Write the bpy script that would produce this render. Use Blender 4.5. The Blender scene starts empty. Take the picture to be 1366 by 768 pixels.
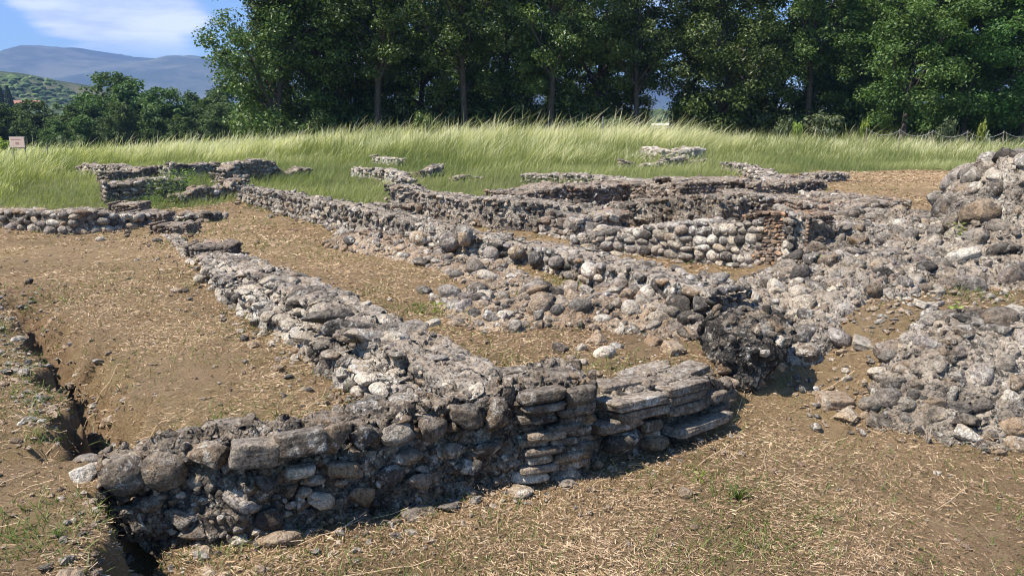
import bpy, bmesh, math, random
import numpy as np
from mathutils import Vector, Matrix

R_ = math.radians
rng = np.random.default_rng(7)
random.seed(7)
SC = bpy.context.scene
COL = SC.collection

# ------------------------------------------------------------------ camera
CAM_H, PITCH, FPX = 2.4, R_(12.4), 1064.0
cd = bpy.data.cameras.new('camera')
cam = bpy.data.objects.new('camera', cd)
COL.objects.link(cam)
cam.location = (0, 0, CAM_H)
cam.rotation_euler = (R_(90) - PITCH, 0, 0)
cd.sensor_width = 36
cd.lens = 36 * FPX / 1366
cd.clip_start = .05
cd.clip_end = 30000
SC.camera = cam

# ------------------------------------------------------------------ light
SUN_EL, SUN_AZ = R_(58), R_(-113)          # azimuth measured from +Y towards +X
sl = bpy.data.lights.new('sun', 'SUN')
sun = bpy.data.objects.new('sun', sl)
COL.objects.link(sun)
sl.energy = 5.0
sl.angle = R_(.5)
sl.color = (1, .94, .84)
sd = Vector((math.sin(SUN_AZ) * math.cos(SUN_EL), math.cos(SUN_AZ) * math.cos(SUN_EL), math.sin(SUN_EL)))
sun.rotation_euler = sd.to_track_quat('Z', 'Y').to_euler()
SC.view_settings.view_transform = 'Standard'
SC.view_settings.look = 'None'
SC.view_settings.exposure = 0.88
SC.view_settings.gamma = 1
SC.cycles.filter_width = 1.05
SC.cycles.use_denoising = True
SC.cycles.denoising_prefilter = 'ACCURATE'


class NT:
    """small helper round a node tree"""
    def __init__(s, tree):
        s.t = tree
        tree.nodes.clear()

    def n(s, typ, inp=None, **kw):
        nd = s.t.nodes.new(typ)
        for k, v in kw.items():
            setattr(nd, k, v)
        for k, v in (inp or {}).items():
            if hasattr(v, 'node'):
                s.t.links.new(v, nd.inputs[k])
            else:
                nd.inputs[k].default_value = v
        return nd

    def l(s, a, b):
        s.t.links.new(a, b)

    def noise(s, vec, scale, detail=4, rough=.6, dist=0):
        return s.n('ShaderNodeTexNoise', {'Vector': vec, 'Scale': scale, 'Detail': detail, 'Roughness': rough, 'Distortion': dist}).outputs['Fac']

    def ramp(s, fac, stops, interp='LINEAR'):
        r = s.n('ShaderNodeValToRGB', {'Fac': fac})
        r.color_ramp.interpolation = interp
        e = r.color_ramp.elements
        while len(e) < len(stops):
            e.new(.5)
        for i, (p, c) in enumerate(stops):
            e[i].position = p
            e[i].color = (c if isinstance(c, (tuple, list)) else (c, c, c)) + ((1,) if not isinstance(c, (tuple, list)) or len(c) == 3 else ())
        return r.outputs['Color']

    def mix(s, fac, a, b, mode='MIX'):
        m = s.n('ShaderNodeMix', data_type='RGBA', blend_type=mode)
        for sock, v in ((m.inputs[0], fac), (m.inputs[6], a), (m.inputs[7], b)):
            if hasattr(v, 'node'):
                s.t.links.new(v, sock)
            elif isinstance(v, (int, float)):
                sock.default_value = v if sock.type == 'VALUE' else (v, v, v, 1)
            else:
                sock.default_value = tuple(v) + ((1,) if len(v) == 3 else ())
        return m.outputs[2]

    def math(s, op, a, b=0.0, c=None):
        m = s.n('ShaderNodeMath', operation=op)
        for i, v in enumerate((a, b) if c is None else (a, b, c)):
            if hasattr(v, 'node'):
                s.t.links.new(v, m.inputs[i])
            else:
                m.inputs[i].default_value = v
        return m.outputs[0]


W = bpy.data.worlds.new('World')
SC.world = W
W.use_nodes = True
t = NT(W.node_tree)
sky = t.n('ShaderNodeTexSky', sky_type='NISHITA', sun_disc=False, sun_elevation=SUN_EL, sun_rotation=SUN_AZ,
          altitude=300, air_density=1.0, dust_density=.6, ozone_density=2.0)
tc = t.n('ShaderNodeTexCoord')
sep = t.n('ShaderNodeSeparateXYZ', {'Vector': tc.outputs['Generated']})
# cloud layer: the view direction met with a flat cloud deck, plus noise
zz = t.math('MAXIMUM', sep.outputs[2], .015)
zz = t.math('ADD', zz, .10)
cx = t.math('DIVIDE', sep.outputs[0], zz)
cy = t.math('DIVIDE', sep.outputs[1], zz)
cv = t.n('ShaderNodeCombineXYZ', {'X': cx, 'Y': cy, 'Z': 3.1}).outputs[0]
n1 = t.noise(cv, .55, 9, .56, .15)
dirn = Vector((-.425, .897, .116)).normalized()     # the cloud bank at the upper left
dp = t.n('ShaderNodeVectorMath', {0: tc.outputs['Generated'], 1: dirn}, operation='DOT_PRODUCT').outputs['Value']
bank = t.n('ShaderNodeMapRange', {'Value': dp, 'From Min': .9935, 'From Max': .9990, 'To Min': 0., 'To Max': .30}).outputs[0]
n1 = t.math('ADD', n1, bank)
cm = t.n('ShaderNodeMapRange', {'Value': n1, 'From Min': .575, 'From Max': .70}, interpolation_type='SMOOTHSTEP').outputs[0]
up = t.n('ShaderNodeMapRange', {'Value': sep.outputs[2], 'From Min': .055, 'From Max': .085}).outputs[0]
cm = t.math('MULTIPLY', cm, up)
shade = t.noise(cv, 1.7, 6, .6)
ccol = t.ramp(shade, [(.3, (4.6, 5.2, 6.6)), (.6, (9.5, 9.7, 10.2))])
skyc = t.mix(1.0, sky.outputs[0], (.60, .84, 1.04), 'MULTIPLY')
final = t.mix(cm, skyc, ccol)
bg = t.n('ShaderNodeBackground', {'Color': final, 'Strength': .11})
out = t.n('ShaderNodeOutputWorld', {'Surface': bg.outputs[0]})


# ------------------------------------------------------------------ noise
def _hash(ix, iy, iz, seed):
    h = (ix.astype(np.int64) * 374761393 + iy.astype(np.int64) * 668265263 + iz.astype(np.int64) * 2147483647 + seed * 974634777) & 0xffffffff
    h = ((h ^ (h >> 13)) * 1274126177) & 0xffffffff
    h = ((h ^ (h >> 16)) * 2246822519) & 0xffffffff
    return ((h ^ (h >> 15)) & 0xffffff) / float(0xffffff)


def vnoise(p, seed=0):
    """value noise in 0..1 at points p (n,3)"""
    f = np.floor(p)
    i = f.astype(np.int64)
    u = p - f
    u = u * u * u * (u * (u * 6 - 15) + 10)
    r = 0
    for dx in (0, 1):
        wx = u[:, 0] if dx else 1 - u[:, 0]
        for dy in (0, 1):
            wy = u[:, 1] if dy else 1 - u[:, 1]
            for dz in (0, 1):
                wz = u[:, 2] if dz else 1 - u[:, 2]
                r = r + wx * wy * wz * _hash(i[:, 0] + dx, i[:, 1] + dy, i[:, 2] + dz, seed)
    return r


def fbm(p, octs=4, seed=0, gain=.5, ridged=False):
    """-1..1"""
    p = np.asarray(p, float)
    a, s, tot = 1.0, 0, 0
    for k in range(octs):
        v = vnoise(p * (2.03 ** k) + 17.3 * k, seed + k) * 2 - 1
        if ridged:
            v = 1 - 2 * np.abs(v)
        s = s + a * v
        tot += a
        a *= gain
    return s / tot


def fbm2(x, y, octs=4, seed=0, gain=.5):
    x = np.asarray(x, float)
    sh = np.broadcast(x, y).shape
    p = np.stack([np.broadcast_to(x, sh).ravel(), np.broadcast_to(y, sh).ravel(), np.zeros(int(np.prod(sh)))], 1)
    return fbm(p, octs, seed, gain).reshape(sh)


def S(v):
    v = np.clip(v, 0, 1)
    return v * v * (3 - 2 * v)


# ------------------------------------------------------------------ terrain
def T0(x, y):
    x = np.asarray(x, float)
    y = np.asarray(y, float)
    ye = np.interp(x, [-2.25, .55, 1.75, 2.6, 4.5, 9], [4.33, 5.27, 6.15, 6.4, 5.6, 5.0])
    w = np.interp(x, [-9, .5, 1.3, 2.4], [.12, .12, .5, 1.6])
    a = S((y - ye) / w + .5)
    xe = -1.47 - (y - 2.5) * .46 + .05 * np.sin(y * 9) + .03 * np.sin(y * 23 + 1)
    b = S((xe - x) / .22 + .5)
    hi = .38 * np.maximum(a, b * S((5 - y) / .3 + .5))
    hi = hi + .28 * S((x - 2.5) / 1.0) * S((y - 5.5) / .7) * S((30 - y) / 12)
    hi = hi - (.75 * S((-x - 7) / 16) + .3 * S((x - 9) / 14)) * S((y - 17) / 20)
    hi = hi + .30 * S((y - 18) / 24) - 1.0 * S((y - 44) / 16) - 5.5 * S((y - 60) / 90)
    return hi


TR = [(-2.62, 4.62), (-3.05, 5.35), (-3.75, 6.3), (-4.6, 7.4), (-5.75, 9.1)]    # the open trench on the left


def polydist(x, y, pts):
    """distance to a polyline, signed side and arc fraction"""
    best = np.full(np.shape(x), 1e9)
    side = np.zeros(np.shape(x))
    fr = np.zeros(np.shape(x))
    n = len(pts) - 1
    for k in range(n):
        ax, ay = pts[k]
        bx, by = pts[k + 1]
        dx, dy = bx - ax, by - ay
        L2 = dx * dx + dy * dy
        tt = np.clip(((x - ax) * dx + (y - ay) * dy) / L2, 0, 1)
        d = np.hypot(x - ax - tt * dx, y - ay - tt * dy)
        m = d < best
        best = np.where(m, d, best)
        side = np.where(m, np.sign(dx * (y - ay) - dy * (x - ax)), side)
        fr = np.where(m, (k + tt) / n, fr)
    return best, side, fr


def T(x, y, fine=True):
    x = np.asarray(x, float)
    y = np.asarray(y, float)
    z = T0(x, y)
    # trench: steep left bank, gentle right flank
    n = fbm2(x * 2.3, y * 2.3, 3, 5)
    n2 = fbm2(x * 9, y * 9, 3, 6)
    d, sd_, fr = polydist(x, y, TR)
    ds = d * sd_                     # positive = left side of the direction of travel
    prof = np.where(ds > 0, S((.20 + .20 * n + .12 * n2 - ds) / .12), S((.50 + .25 * n + .12 * n2 + ds) / .55))
    prof = prof * S(fr / .06 + .4) * S((1 - fr) / .2) * (.62 + .6 * S((1 - fr) * 1.6) * np.clip(.8 + .5 * fbm2(x * .9, y * .9, 2, 9), 0, 1.3))
    z = z - .50 * prof * (1 + .25 * n2)
    # raised lip beside it
    z = z + .05 * np.exp(-((ds - .3) / .2) ** 2) * (fr > 0) * (fr < 1)
    # hole at the left end of the front wall
    d2, sd2, fr2 = polydist(x, y, [(-2.14, 4.12), (-1.86, 3.75), (-1.66, 3.2)])
    z = z - .22 * S((.21 + .09 * n + .06 * n2 - d2) / .16)
    if fine:
        near = S((30 - y) / 15)
        z = z + near * (.035 * fbm2(x * .9, y * .9, 3, 11) + .026 * fbm2(x * 4.1, y * 4.1, 3, 12) + .022 * fbm2(x * 13, y * 13, 3, 13, .6))
    z = z + .12 * fbm2(x * .12, y * .12, 2, 14) * S((y - 14) / 10)
    return z


def P(px, py, z):
    """the point of height z seen at a pixel of the photograph"""
    a = (px - 683) / FPX
    b = (384 - py) / FPX
    d = np.array([a, math.cos(PITCH) + b * math.sin(PITCH), -math.sin(PITCH) + b * math.cos(PITCH)])
    k = (z - CAM_H) / d[2]
    return np.array([d[0] * k, d[1] * k, z])


def G(px, py):
    """the point of the ground seen at a pixel of the photograph"""
    z = .35
    p = P(px, py, z)
    for _ in range(25):
        z2 = float(T0(p[0], p[1]))
        z = z + .5 * (z2 - z)
        p = P(px, py, z)
    return p


def ztop(p, py):
    """height of the point above plan position p that shows at row py"""
    b = (384 - py) / FPX
    sl_ = (-math.sin(PITCH) + b * math.cos(PITCH)) / (math.cos(PITCH) + b * math.sin(PITCH))
    return CAM_H + p[1] * sl_


def mesh_np(name, v, f, mats=(), smooth=True, attrs=None, mi=None):
    """fast mesh from numpy verts and a list of arrays of faces of equal size (or one array)"""
    me = bpy.data.meshes.new(name)
    v = np.asarray(v, np.float32)
    fs = f if isinstance(f, list) else [f]
    fs = [np.asarray(q) for q in fs if len(q)]
    me.vertices.add(len(v))
    me.vertices.foreach_set('co', v.ravel())
    nl = sum(q.size for q in fs)
    npoly = sum(len(q) for q in fs)
    me.loops.add(nl)
    me.loops.foreach_set('vertex_index', np.concatenate([q.ravel() for q in fs]).astype(np.int32))
    me.polygons.add(npoly)
    tot = np.concatenate([np.full(len(q), q.shape[1]) for q in fs])
    st = np.concatenate([[0], np.cumsum(tot)[:-1]])
    me.polygons.foreach_set('loop_start', st.astype(np.int32))
    me.polygons.foreach_set('loop_total', tot.astype(np.int32))
    me.polygons.foreach_set('use_smooth', np.full(npoly, smooth))
    if mi is not None:
        me.polygons.foreach_set('material_index', np.asarray(mi, np.int32))
    for m in mats:
        me.materials.append(m)
    for k, a in (attrs or {}).items():
        at = me.attributes.new(k, 'FLOAT', 'POINT')
        at.data.foreach_set('value', np.asarray(a, np.float32))
    me.update(calc_edges=True)
    return me


def link(name, data, parent=None, loc=None):
    o = bpy.data.objects.new(name, data)
    COL.objects.link(o)
    if parent is not None:
        o.parent = parent
    if loc is not None:
        o.location = loc
    return o


def tag(o, label=None, cat=None, group=None, kind=None):
    if label: o['label'] = label
    if cat: o['category'] = cat
    if group: o['group'] = group
    if kind: o['kind'] = kind
    return o


def empty(name, loc, label=None, cat=None, group=None):
    o = link(name, None, None, loc)
    o.empty_display_size = .2
    o['kind'] = 'thing'
    return tag(o, label, cat, group)


# ------------------------------------------------------------------ materials
def mat(name):
    m = bpy.data.materials.new(name)
    m.use_nodes = True
    return m, NT(m.node_tree)


def finish(t, col, bump=None, rough=.9, bstr=.6, bdist=.02, spec=.25):
    pr = t.n('ShaderNodeBsdfPrincipled', {'Base Color': col, 'Roughness': rough, 'Specular IOR Level': spec})
    if bump is not None:
        b = t.n('ShaderNodeBump', {'Height': bump, 'Strength': bstr, 'Distance': bdist})
        t.l(b.outputs[0], pr.inputs['Normal'])
    t.n('ShaderNodeOutputMaterial', {'Surface': pr.outputs[0]})


def stone_mat(name, stops, joined=False, lichen=.5, far=False, dark=0.0):
    m, t = mat(name)
    geo = t.n('ShaderNodeNewGeometry').outputs['Position']
    if joined:
        rnd = t.n('ShaderNodeAttribute', attribute_name='tone').outputs['Fac']
    else:
        rnd = t.n('ShaderNodeObjectInfo').outputs['Random']
    base = t.ramp(rnd, stops)
    big = t.noise(geo, 5.5, 5, .6)
    mid = t.noise(geo, 24, 5, .7)
    fine = t.noise(geo, 95, 4, .7)
    c = t.mix(t.ramp(big, [(.35, 0.0), (.65, .75)]), base, t.mix(1.0, base, (1.25, 1.12, .95), 'MULTIPLY'))
    c = t.mix(t.ramp(mid, [(.40, .8), (.52, 0.0)]), c, t.mix(1.0, c, (.42, .41, .42), 'MULTIPLY'))
    li = t.math('MULTIPLY', t.ramp(t.noise(geo, 13, 6, .72, .4), [(.52, 0.0), (.60, 1.0)]), t.math('MULTIPLY', t.math('FRACT', t.math('MULTIPLY', rnd, 7.31)), lichen * 1.9))
    c = t.mix(li, c, (.62, .60, .56))
    dk = t.ramp(t.noise(geo, 9, 6, .7, .6), [(.53, 0.0), (.62, .55 + dark)])
    c = t.mix(dk, c, (.055, .052, .05))
    sp = t.ramp(fine, [(.36, .6), (.5, 1.0), (.66, 1.4)])
    c = t.mix(1.0, c, sp, 'MULTIPLY')
    c = t.mix(1.0, c, t.ramp(t.noise(geo, 1.6, 5, .62, .3), [(.36, (.50, .47, .44)), (.47, (.86, .80, .73)), (.56, (1.08, 1.03, .97)), (.68, (1.25, 1.22, 1.18))]), 'MULTIPLY')
    up_ = t.n('ShaderNodeSeparateXYZ', {'Vector': t.n('ShaderNodeNewGeometry').outputs['Normal']}).outputs[2]
    du = t.math('MULTIPLY', t.n('ShaderNodeMapRange', {'Value': up_, 'From Min': .55, 'From Max': .95, 'To Max': .42}).outputs[0], t.ramp(mid, [(.42, 0.0), (.58, 1.0)]))
    c = t.mix(du, c, (.36, .30, .235))
    vor = t.n('ShaderNodeTexVoronoi', {'Vector': geo, 'Scale': 38.0}, feature='F1').outputs['Distance']
    h = t.math('ADD', t.math('MULTIPLY', mid, .9), t.math('MULTIPLY', fine, .35))
    h = t.math('ADD', h, t.math('MULTIPLY', vor, .25))
    finish(t, c, h, .88, 1.0, .045 if not far else .05)
    return m


def mortar_mat(name, c0, c1, c2, pebble=26., peb=.5):
    m, t = mat(name)
    geo = t.n('ShaderNodeNewGeometry').outputs['Position']
    big = t.noise(geo, 2.6, 5, .62)
    mid = t.noise(geo, 15, 6, .72)
    fine = t.noise(geo, 80, 4, .7)
    vo = t.n('ShaderNodeTexVoronoi', {'Vector': geo, 'Scale': pebble, 'Randomness': 1.0}, feature='F1')
    vc = t.n('ShaderNodeSeparateColor', {'Color': vo.outputs['Color']}).outputs[0]
    c = t.ramp(big, [(.33, c0), (.5, c1), (.68, c2)])
    pc = t.ramp(vc, [(.0, (.09, .085, .085)), (.45, (.24, .225, .20)), (.75, (.32, .28, .24)), (1.0, (.5, .48, .44))])
    inside = t.ramp(vo.outputs['Distance'], [(.35, 1.0), (.55, 0.0)])
    c = t.mix(t.math('MULTIPLY', inside, peb), c, pc)
    c = t.mix(t.ramp(mid, [(.40, .95), (.5, 0.0)]), c, (.035, .031, .028))  # near-black in the noise hollows: cavity shade painted into the colour
    li = t.ramp(t.noise(geo, 11, 6, .75, .5), [(.56, 0.0), (.64, .7)])
    c = t.mix(li, c, (.58, .56, .52))
    c = t.mix(1.0, c, t.ramp(fine, [(.35, .6), (.5, 1.0), (.68, 1.4)]), 'MULTIPLY')
    c = t.mix(1.0, c, t.ramp(t.noise(geo, 1.6, 5, .62, .3), [(.36, (.55, .50, .46)), (.47, (.88, .82, .75)), (.6, (1.12, 1.08, 1.02))]), 'MULTIPLY')
    up_ = t.n('ShaderNodeSeparateXYZ', {'Vector': t.n('ShaderNodeNewGeometry').outputs['Normal']}).outputs[2]
    du = t.math('MULTIPLY', t.n('ShaderNodeMapRange', {'Value': up_, 'From Min': .45, 'From Max': .95, 'To Max': .6}).outputs[0], t.ramp(t.noise(geo, 4.5, 5, .7), [(.42, 0.0), (.56, 1.0)]))
    c = t.mix(du, c, t.ramp(mid, [(.35, (.22, .16, .11)), (.6, (.40, .32, .24))]))
    h = t.math('ADD', t.math('MULTIPLY', mid, 1.0), t.math('MULTIPLY', inside, .35))
    h = t.math('ADD', h, t.math('MULTIPLY', fine, .35))
    finish(t, c, h, .93, 1.0, .035)
    return m


GREY = [(0.0, (.07, .066, .064)), (.18, (.13, .123, .12)), (.36, (.25, .235, .215)), (.54, (.37, .345, .315)), (.68, (.26, .24, .25)),
        (.80, (.36, .29, .21)), (.88, (.50, .47, .42)), (1.0, (.62, .59, .54))]
DARK = [(0.0, (.06, .054, .05)), (.25, (.12, .108, .098)), (.5, (.20, .175, .15)), (.75, (.25, .185, .125)), (1.0, (.36, .32, .275))]
PALE = [(0.0, (.40, .38, .34)), (.5, (.50, .47, .42)), (1.0, (.58, .55, .50))]
BRICK = [(0.0, (.14, .115, .10)), (.35, (.21, .175, .15)), (.6, (.28, .24, .205)), (.82, (.23, .205, .185)), (.94, (.33, .215, .15)), (1.0, (.36, .33, .29))]
SLAB = [(0.0, (.12, .105, .092)), (.4, (.20, .172, .145)), (.7, (.27, .228, .19)), (1.0, (.33, .30, .265))]
EARTH = [(0.0, (.27, .20, .145)), (.5, (.35, .275, .20)), (1.0, (.44, .36, .275))]
BRICKR = [(0.0, (.13, .095, .075)), (.4, (.23, .17, .13)), (.7, (.32, .225, .16)), (.9, (.42, .24, .14)), (1.0, (.42, .36, .30))]
MATS = {}
for nm, stops, li, dk in (('grey', GREY, .55, .1), ('dark', DARK, .45, .2), ('pale', PALE, .3, -.45), ('brick', BRICK, .25, -.15),
                          ('slab', SLAB, .4, .1), ('ochre', BRICKR, .2, -.3), ('earthy', EARTH, .2, -.4)):
    MATS[nm] = stone_mat(nm + '_stone', stops, False, li, False, dk)
    MATS[nm + 'J'] = stone_mat(nm + '_small_stone', stops, True, li, False, dk)
MORTAR = mortar_mat('mortar', (.15, .13, .11), (.32, .285, .245), (.44, .39, .33))
MORTAR_D = mortar_mat('dark_mortar', (.09, .076, .064), (.175, .148, .12), (.28, .235, .185), 30., .6)
EARTHM = mortar_mat('packed_earth', (.19, .13, .085), (.29, .205, .135), (.38, .29, .20), 30., .15)
MORTAR_P = mortar_mat('pale_mortar', (.30, .28, .25), (.42, .39, .35), (.50, .47, .42), 24., .3)
MORTAR_B = mortar_mat('brown_mortar', (.15, .12, .095), (.24, .19, .15), (.31, .26, .21), 22., .35)


# ground
def ground_mat():
    m, t = mat('ground_soil')
    geo = t.n('ShaderNodeNewGeometry').outputs['Position']
    g = t.n('ShaderNodeAttribute', attribute_name='green').outputs['Fac']
    bare = t.n('ShaderNodeAttribute', attribute_name='bare').outputs['Fac']
    n1 = t.noise(geo, 1.1, 5, .6)
    n2 = t.noise(geo, 9, 6, .7)
    mp = t.n('ShaderNodeMapping', {'Vector': geo, 'Scale': (1, 2.4, 1), 'Rotation': (0, 0, .5)}).outputs[0]
    n3 = t.noise(mp, 85, 6, .8, 1.4)
    straw = t.ramp(n3, [(.35, (.11, .066, .035)), (.45, (.29, .195, .108)), (.54, (.50, .36, .21)), (.65, (.76, .60, .39))])
    ol = t.ramp(t.noise(geo, 1.7, 5, .6), [(.46, 0.0), (.64, .45)])
    straw = t.mix(ol, straw, t.mix(1.0, straw, (.84, .88, .66), 'MULTIPLY'))
    soil = t.ramp(n2, [(.3, (.14, .086, .05)), (.5, (.30, .195, .12)), (.7, (.44, .31, .20))])
    f = t.math('ADD', t.ramp(n1, [(.42, .0), (.66, .35)]), t.math('MULTIPLY', bare, .8))
    f = t.n('ShaderNodeClamp', {'Value': f}).outputs[0]
    c = t.mix(f, straw, soil)
    c = t.mix(1.0, c, t.ramp(t.noise(geo, .55, 4, .6), [(.35, (.80, .78, .74)), (.65, (1.22, 1.2, 1.15))]), 'MULTIPLY')
    gr = t.ramp(n2, [(.3, (.06, .075, .025)), (.5, (.14, .15, .055)), (.7, (.27, .23, .11))])
    c = t.mix(g, c, gr)
    far = t.n('ShaderNodeSeparateXYZ', {'Vector': geo}).outputs[1]
    ff = t.n('ShaderNodeMapRange', {'Value': far, 'From Min': 120., 'From Max': 260.}).outputs[0]
    fld = t.ramp(t.noise(geo, .012, 3, .5), [(.35, (.09, .12, .05)), (.5, (.22, .2, .1)), (.65, (.12, .15, .06))])
    c = t.mix(ff, c, fld)
    h = t.math('ADD', t.math('MULTIPLY', n2, .6), n3)
    finish(t, c, h, .95, 1.0, .05, .1)
    return m


GROUND = ground_mat()


def leafy(name, c0, c1, c2, trans=.35, rough=.6):
    m, t = mat(name)
    tone = t.n('ShaderNodeAttribute', attribute_name='tone').outputs['Fac']
    rnd = t.n('ShaderNodeObjectInfo').outputs['Random']
    c = t.ramp(tone, [(0.0, c0), (.5, c1), (1.0, c2)])
    hv = t.n('ShaderNodeHueSaturation', {'Hue': t.math('MULTIPLY_ADD', rnd, .03, .485), 'Value': t.math('MULTIPLY_ADD', rnd, .35, .82), 'Color': c}).outputs[0]
    d = t.n('ShaderNodeBsdfPrincipled', {'Base Color': hv, 'Roughness': rough, 'Specular IOR Level': .35})
    tr = t.n('ShaderNodeBsdfTranslucent', {'Color': t.mix(1.0, hv, (1.25, 1.35, .6), 'MULTIPLY')})
    mx = t.n('ShaderNodeMixShader', {'Fac': trans, 1: d.outputs[0], 2: tr.outputs[0]})
    t.n('ShaderNodeOutputMaterial', {'Surface': mx.outputs[0]})
    return m


LEAF = leafy('tree_leaves', (.026, .046, .012), (.07, .112, .026), (.18, .225, .07), .30, .42)
LEAF_L = leafy('light_tree_leaves', (.04, .08, .02), (.095, .165, .04), (.18, .26, .08), .38, .5)
LEAF_W = leafy('far_wood_leaves', (.035, .062, .017), (.075, .12, .03), (.15, .20, .055), .25, .7)
BUSHY = leafy('shrub_leaves', (.05, .07, .03), (.10, .13, .06), (.17, .19, .09), .3, .6)
YELLOW = leafy('yellow_green_leaves', (.12, .16, .03), (.22, .28, .05), (.34, .38, .08), .4, .5)
WEED = leafy('weed_leaves', (.06, .10, .02), (.13, .19, .04), (.26, .30, .08), .35, .5)
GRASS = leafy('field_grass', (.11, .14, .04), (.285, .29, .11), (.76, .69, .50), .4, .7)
STRAW = leafy('dry_straw', (.13, .078, .042), (.45, .315, .175), (.74, .59, .38), .12, .8)


def bark_mat():
    m, t = mat('bark')
    geo = t.n('ShaderNodeNewGeometry').outputs['Position']
    mp = t.n('ShaderNodeMapping', {'Vector': geo, 'Scale': (6, 6, 1.2)}).outputs[0]
    n = t.noise(mp, 2.5, 5, .7)
    finish(t, t.ramp(n, [(.3, (.03, .026, .022)), (.7, (.12, .10, .085))]), n, .95, .8, .05)
    return m


BARK = bark_mat()


def plain(name, c, rough=.8, nscale=8., var=.25):
    m, t = mat(name)
    geo = t.n('ShaderNodeNewGeometry').outputs['Position']
    n = t.noise(geo, nscale, 5, .65)
    a = tuple(v * (1 - var) for v in c)
    b = tuple(min(1, v * (1 + var)) for v in c)
    finish(t, t.ramp(n, [(.3, a), (.7, b)]), n, rough, .3, .01)
    return m


# ------------------------------------------------------------------ ground sheet
def green_zone(x, y):
    """0 mown dry ground .. 1 living grass, from plan position"""
    a = x / np.maximum(y, 1) * FPX + 683
    ed = np.interp(a, [-400, 0, 130, 290, 330, 400, 560, 700, 780, 850, 1000, 1100, 1230, 1400, 1800],
                   [16, 16.6, 17., 17.5, 19., 18.5, 16.5, 17., 19., 20., 25, 27, 28, 24, 20])
    ed = ed + 1.5 * fbm2(x * .5, y * .5, 3, 21)
    return S((y - ed) / 1.6 + .5)


def axis(fine0, fine1, step, lo, hi, g=1.07):
    m = list(np.arange(fine0, fine1 + 1e-6, step))
    s = step
    while m[-1] < hi:
        s *= g
        m.append(m[-1] + s)
    s = step
    while m[0] > lo:
        s *= g
        m.insert(0, m[0] - s)
    return np.array(m)


gx = axis(-4.2, 4.2, .038, -9000, 9000, 1.09)
ya = axis(3.0, 7.0, .036, -60, 7.05, 1.3)
yb = [ya[-1]]
s = .035
while yb[-1] < 9500:
    s = max(s, .0062 * yb[-1]) if yb[-1] < 60 else s * 1.06
    yb.append(yb[-1] + s)
gy = np.concatenate([ya, yb[1:]])
X, Y = np.meshgrid(gx, gy)
Zt = T(X, Y)
n_, m_ = X.shape
idx = np.arange(n_ * m_).reshape(n_, m_)
F = np.stack([idx[:-1, :-1].ravel(), idx[:-1, 1:].ravel(), idx[1:, 1:].ravel(), idx[1:, :-1].ravel()], 1)
dT, sT, frT = polydist(X, Y, TR)
bare = np.clip(np.exp(-(dT / .22) ** 2) + .8 * np.exp(-((X - .7) ** 2 / 1.2 + (Y - 7.2) ** 2 / .9)) + .2 * S((X - .5) / 2) * S((7 - Y) / 3), 0, 1)
gme = mesh_np('ground', np.stack([X.ravel(), Y.ravel(), Zt.ravel()], 1), F, [GROUND],
              attrs={'green': green_zone(X, Y).ravel(), 'bare': bare.ravel()})
ground = link('ground', gme)
ground['kind'] = 'structure'


# ------------------------------------------------------------------ stone shapes
def ico(sub):
    bm = bmesh.new()
    bmesh.ops.create_icosphere(bm, subdivisions=sub, radius=1)
    bm.verts.ensure_lookup_table()
    v = np.array([q.co[:] for q in bm.verts])
    f = np.array([[w.index for w in q.verts] for q in bm.faces])
    bm.free()
    v /= np.linalg.norm(v, axis=1)[:, None]
    return v, f


ICO = {k: ico(k) for k in (1, 2, 3, 4, 5)}


def rock_verts(kind, lod, seed):
    r = np.random.default_rng(seed)
    v, f = ICO[lod]
    d = v.copy()
    if kind == 'slab':
        e = 15.0 + r.uniform(-3, 5)
        rad = (np.abs(d) ** e).sum(1) ** (-1 / e)
        p = d * rad[:, None] * .93
        p[:, 0] += .10 * r.uniform(-1, 1) * p[:, 2]
        p += .06 * np.stack([fbm(p * 1.7 + 3, 4, seed, .6), fbm(p * 1.7 + 9, 4, seed + 1, .6), fbm(p * 1.7 + 5, 4, seed + 2, .6)], 1)
        p[:, 1] += .035 * np.sign(d[:, 1]) * fbm(np.stack([p[:, 0] * .8, p[:, 0] * 0 + seed, p[:, 2] * 5], 1), 2, seed + 3)
        return p, f
    npl = 9 if kind == 'rubble' else 7
    N = r.normal(size=(npl, 3))
    N /= np.linalg.norm(N, axis=1)[:, None]
    D = r.uniform(.40, .80, npl) if kind == 'rubble' else r.uniform(.80, 1.02, npl)
    q = d @ N.T
    lim = np.where(q > .05, D[None, :] / np.maximum(q, .05), 9.)
    k = 75. if kind == 'rubble' else 14.
    rad = np.minimum(1.08, lim)
    rad = -np.log(np.exp(-k * rad).sum(1) + math.exp(-k * 1.0)) / k + (.015 if kind == 'rubble' else .12)
    p = d * rad[:, None]
    amp = .13 if kind == 'rubble' else .07
    p = p * (1 + amp * fbm(d * 2.2 + seed, 3, seed))[:, None]
    if lod >= 4:
        p = p * (1 + (.09 if kind == 'rubble' else .055) * fbm(d * 5 + seed, 4, seed + 5, .65))[:, None]
    mx = np.abs(p).max(0)
    return p / mx, f


POOL = {}


def pool(kind, lod, mk, joined=False):
    key = (kind, lod, mk)
    if key not in POOL:
        n = 10 if kind != 'slab' else 7
        POOL[key] = [mesh_np(f'{kind}_shape', *rock_verts(kind, lod, 100 + 13 * i + len(kind)), [MATS[mk]], kind != 'rubble' or lod > 2) for i in range(n)]
    return POOL[key]


RV = {}


def rv(kind, lod, i):
    if (kind, lod, i) not in RV:
        RV[(kind, lod, i)] = rock_verts(kind, lod, 100 + 13 * i + len(kind))
    return RV[(kind, lod, i)]


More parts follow.
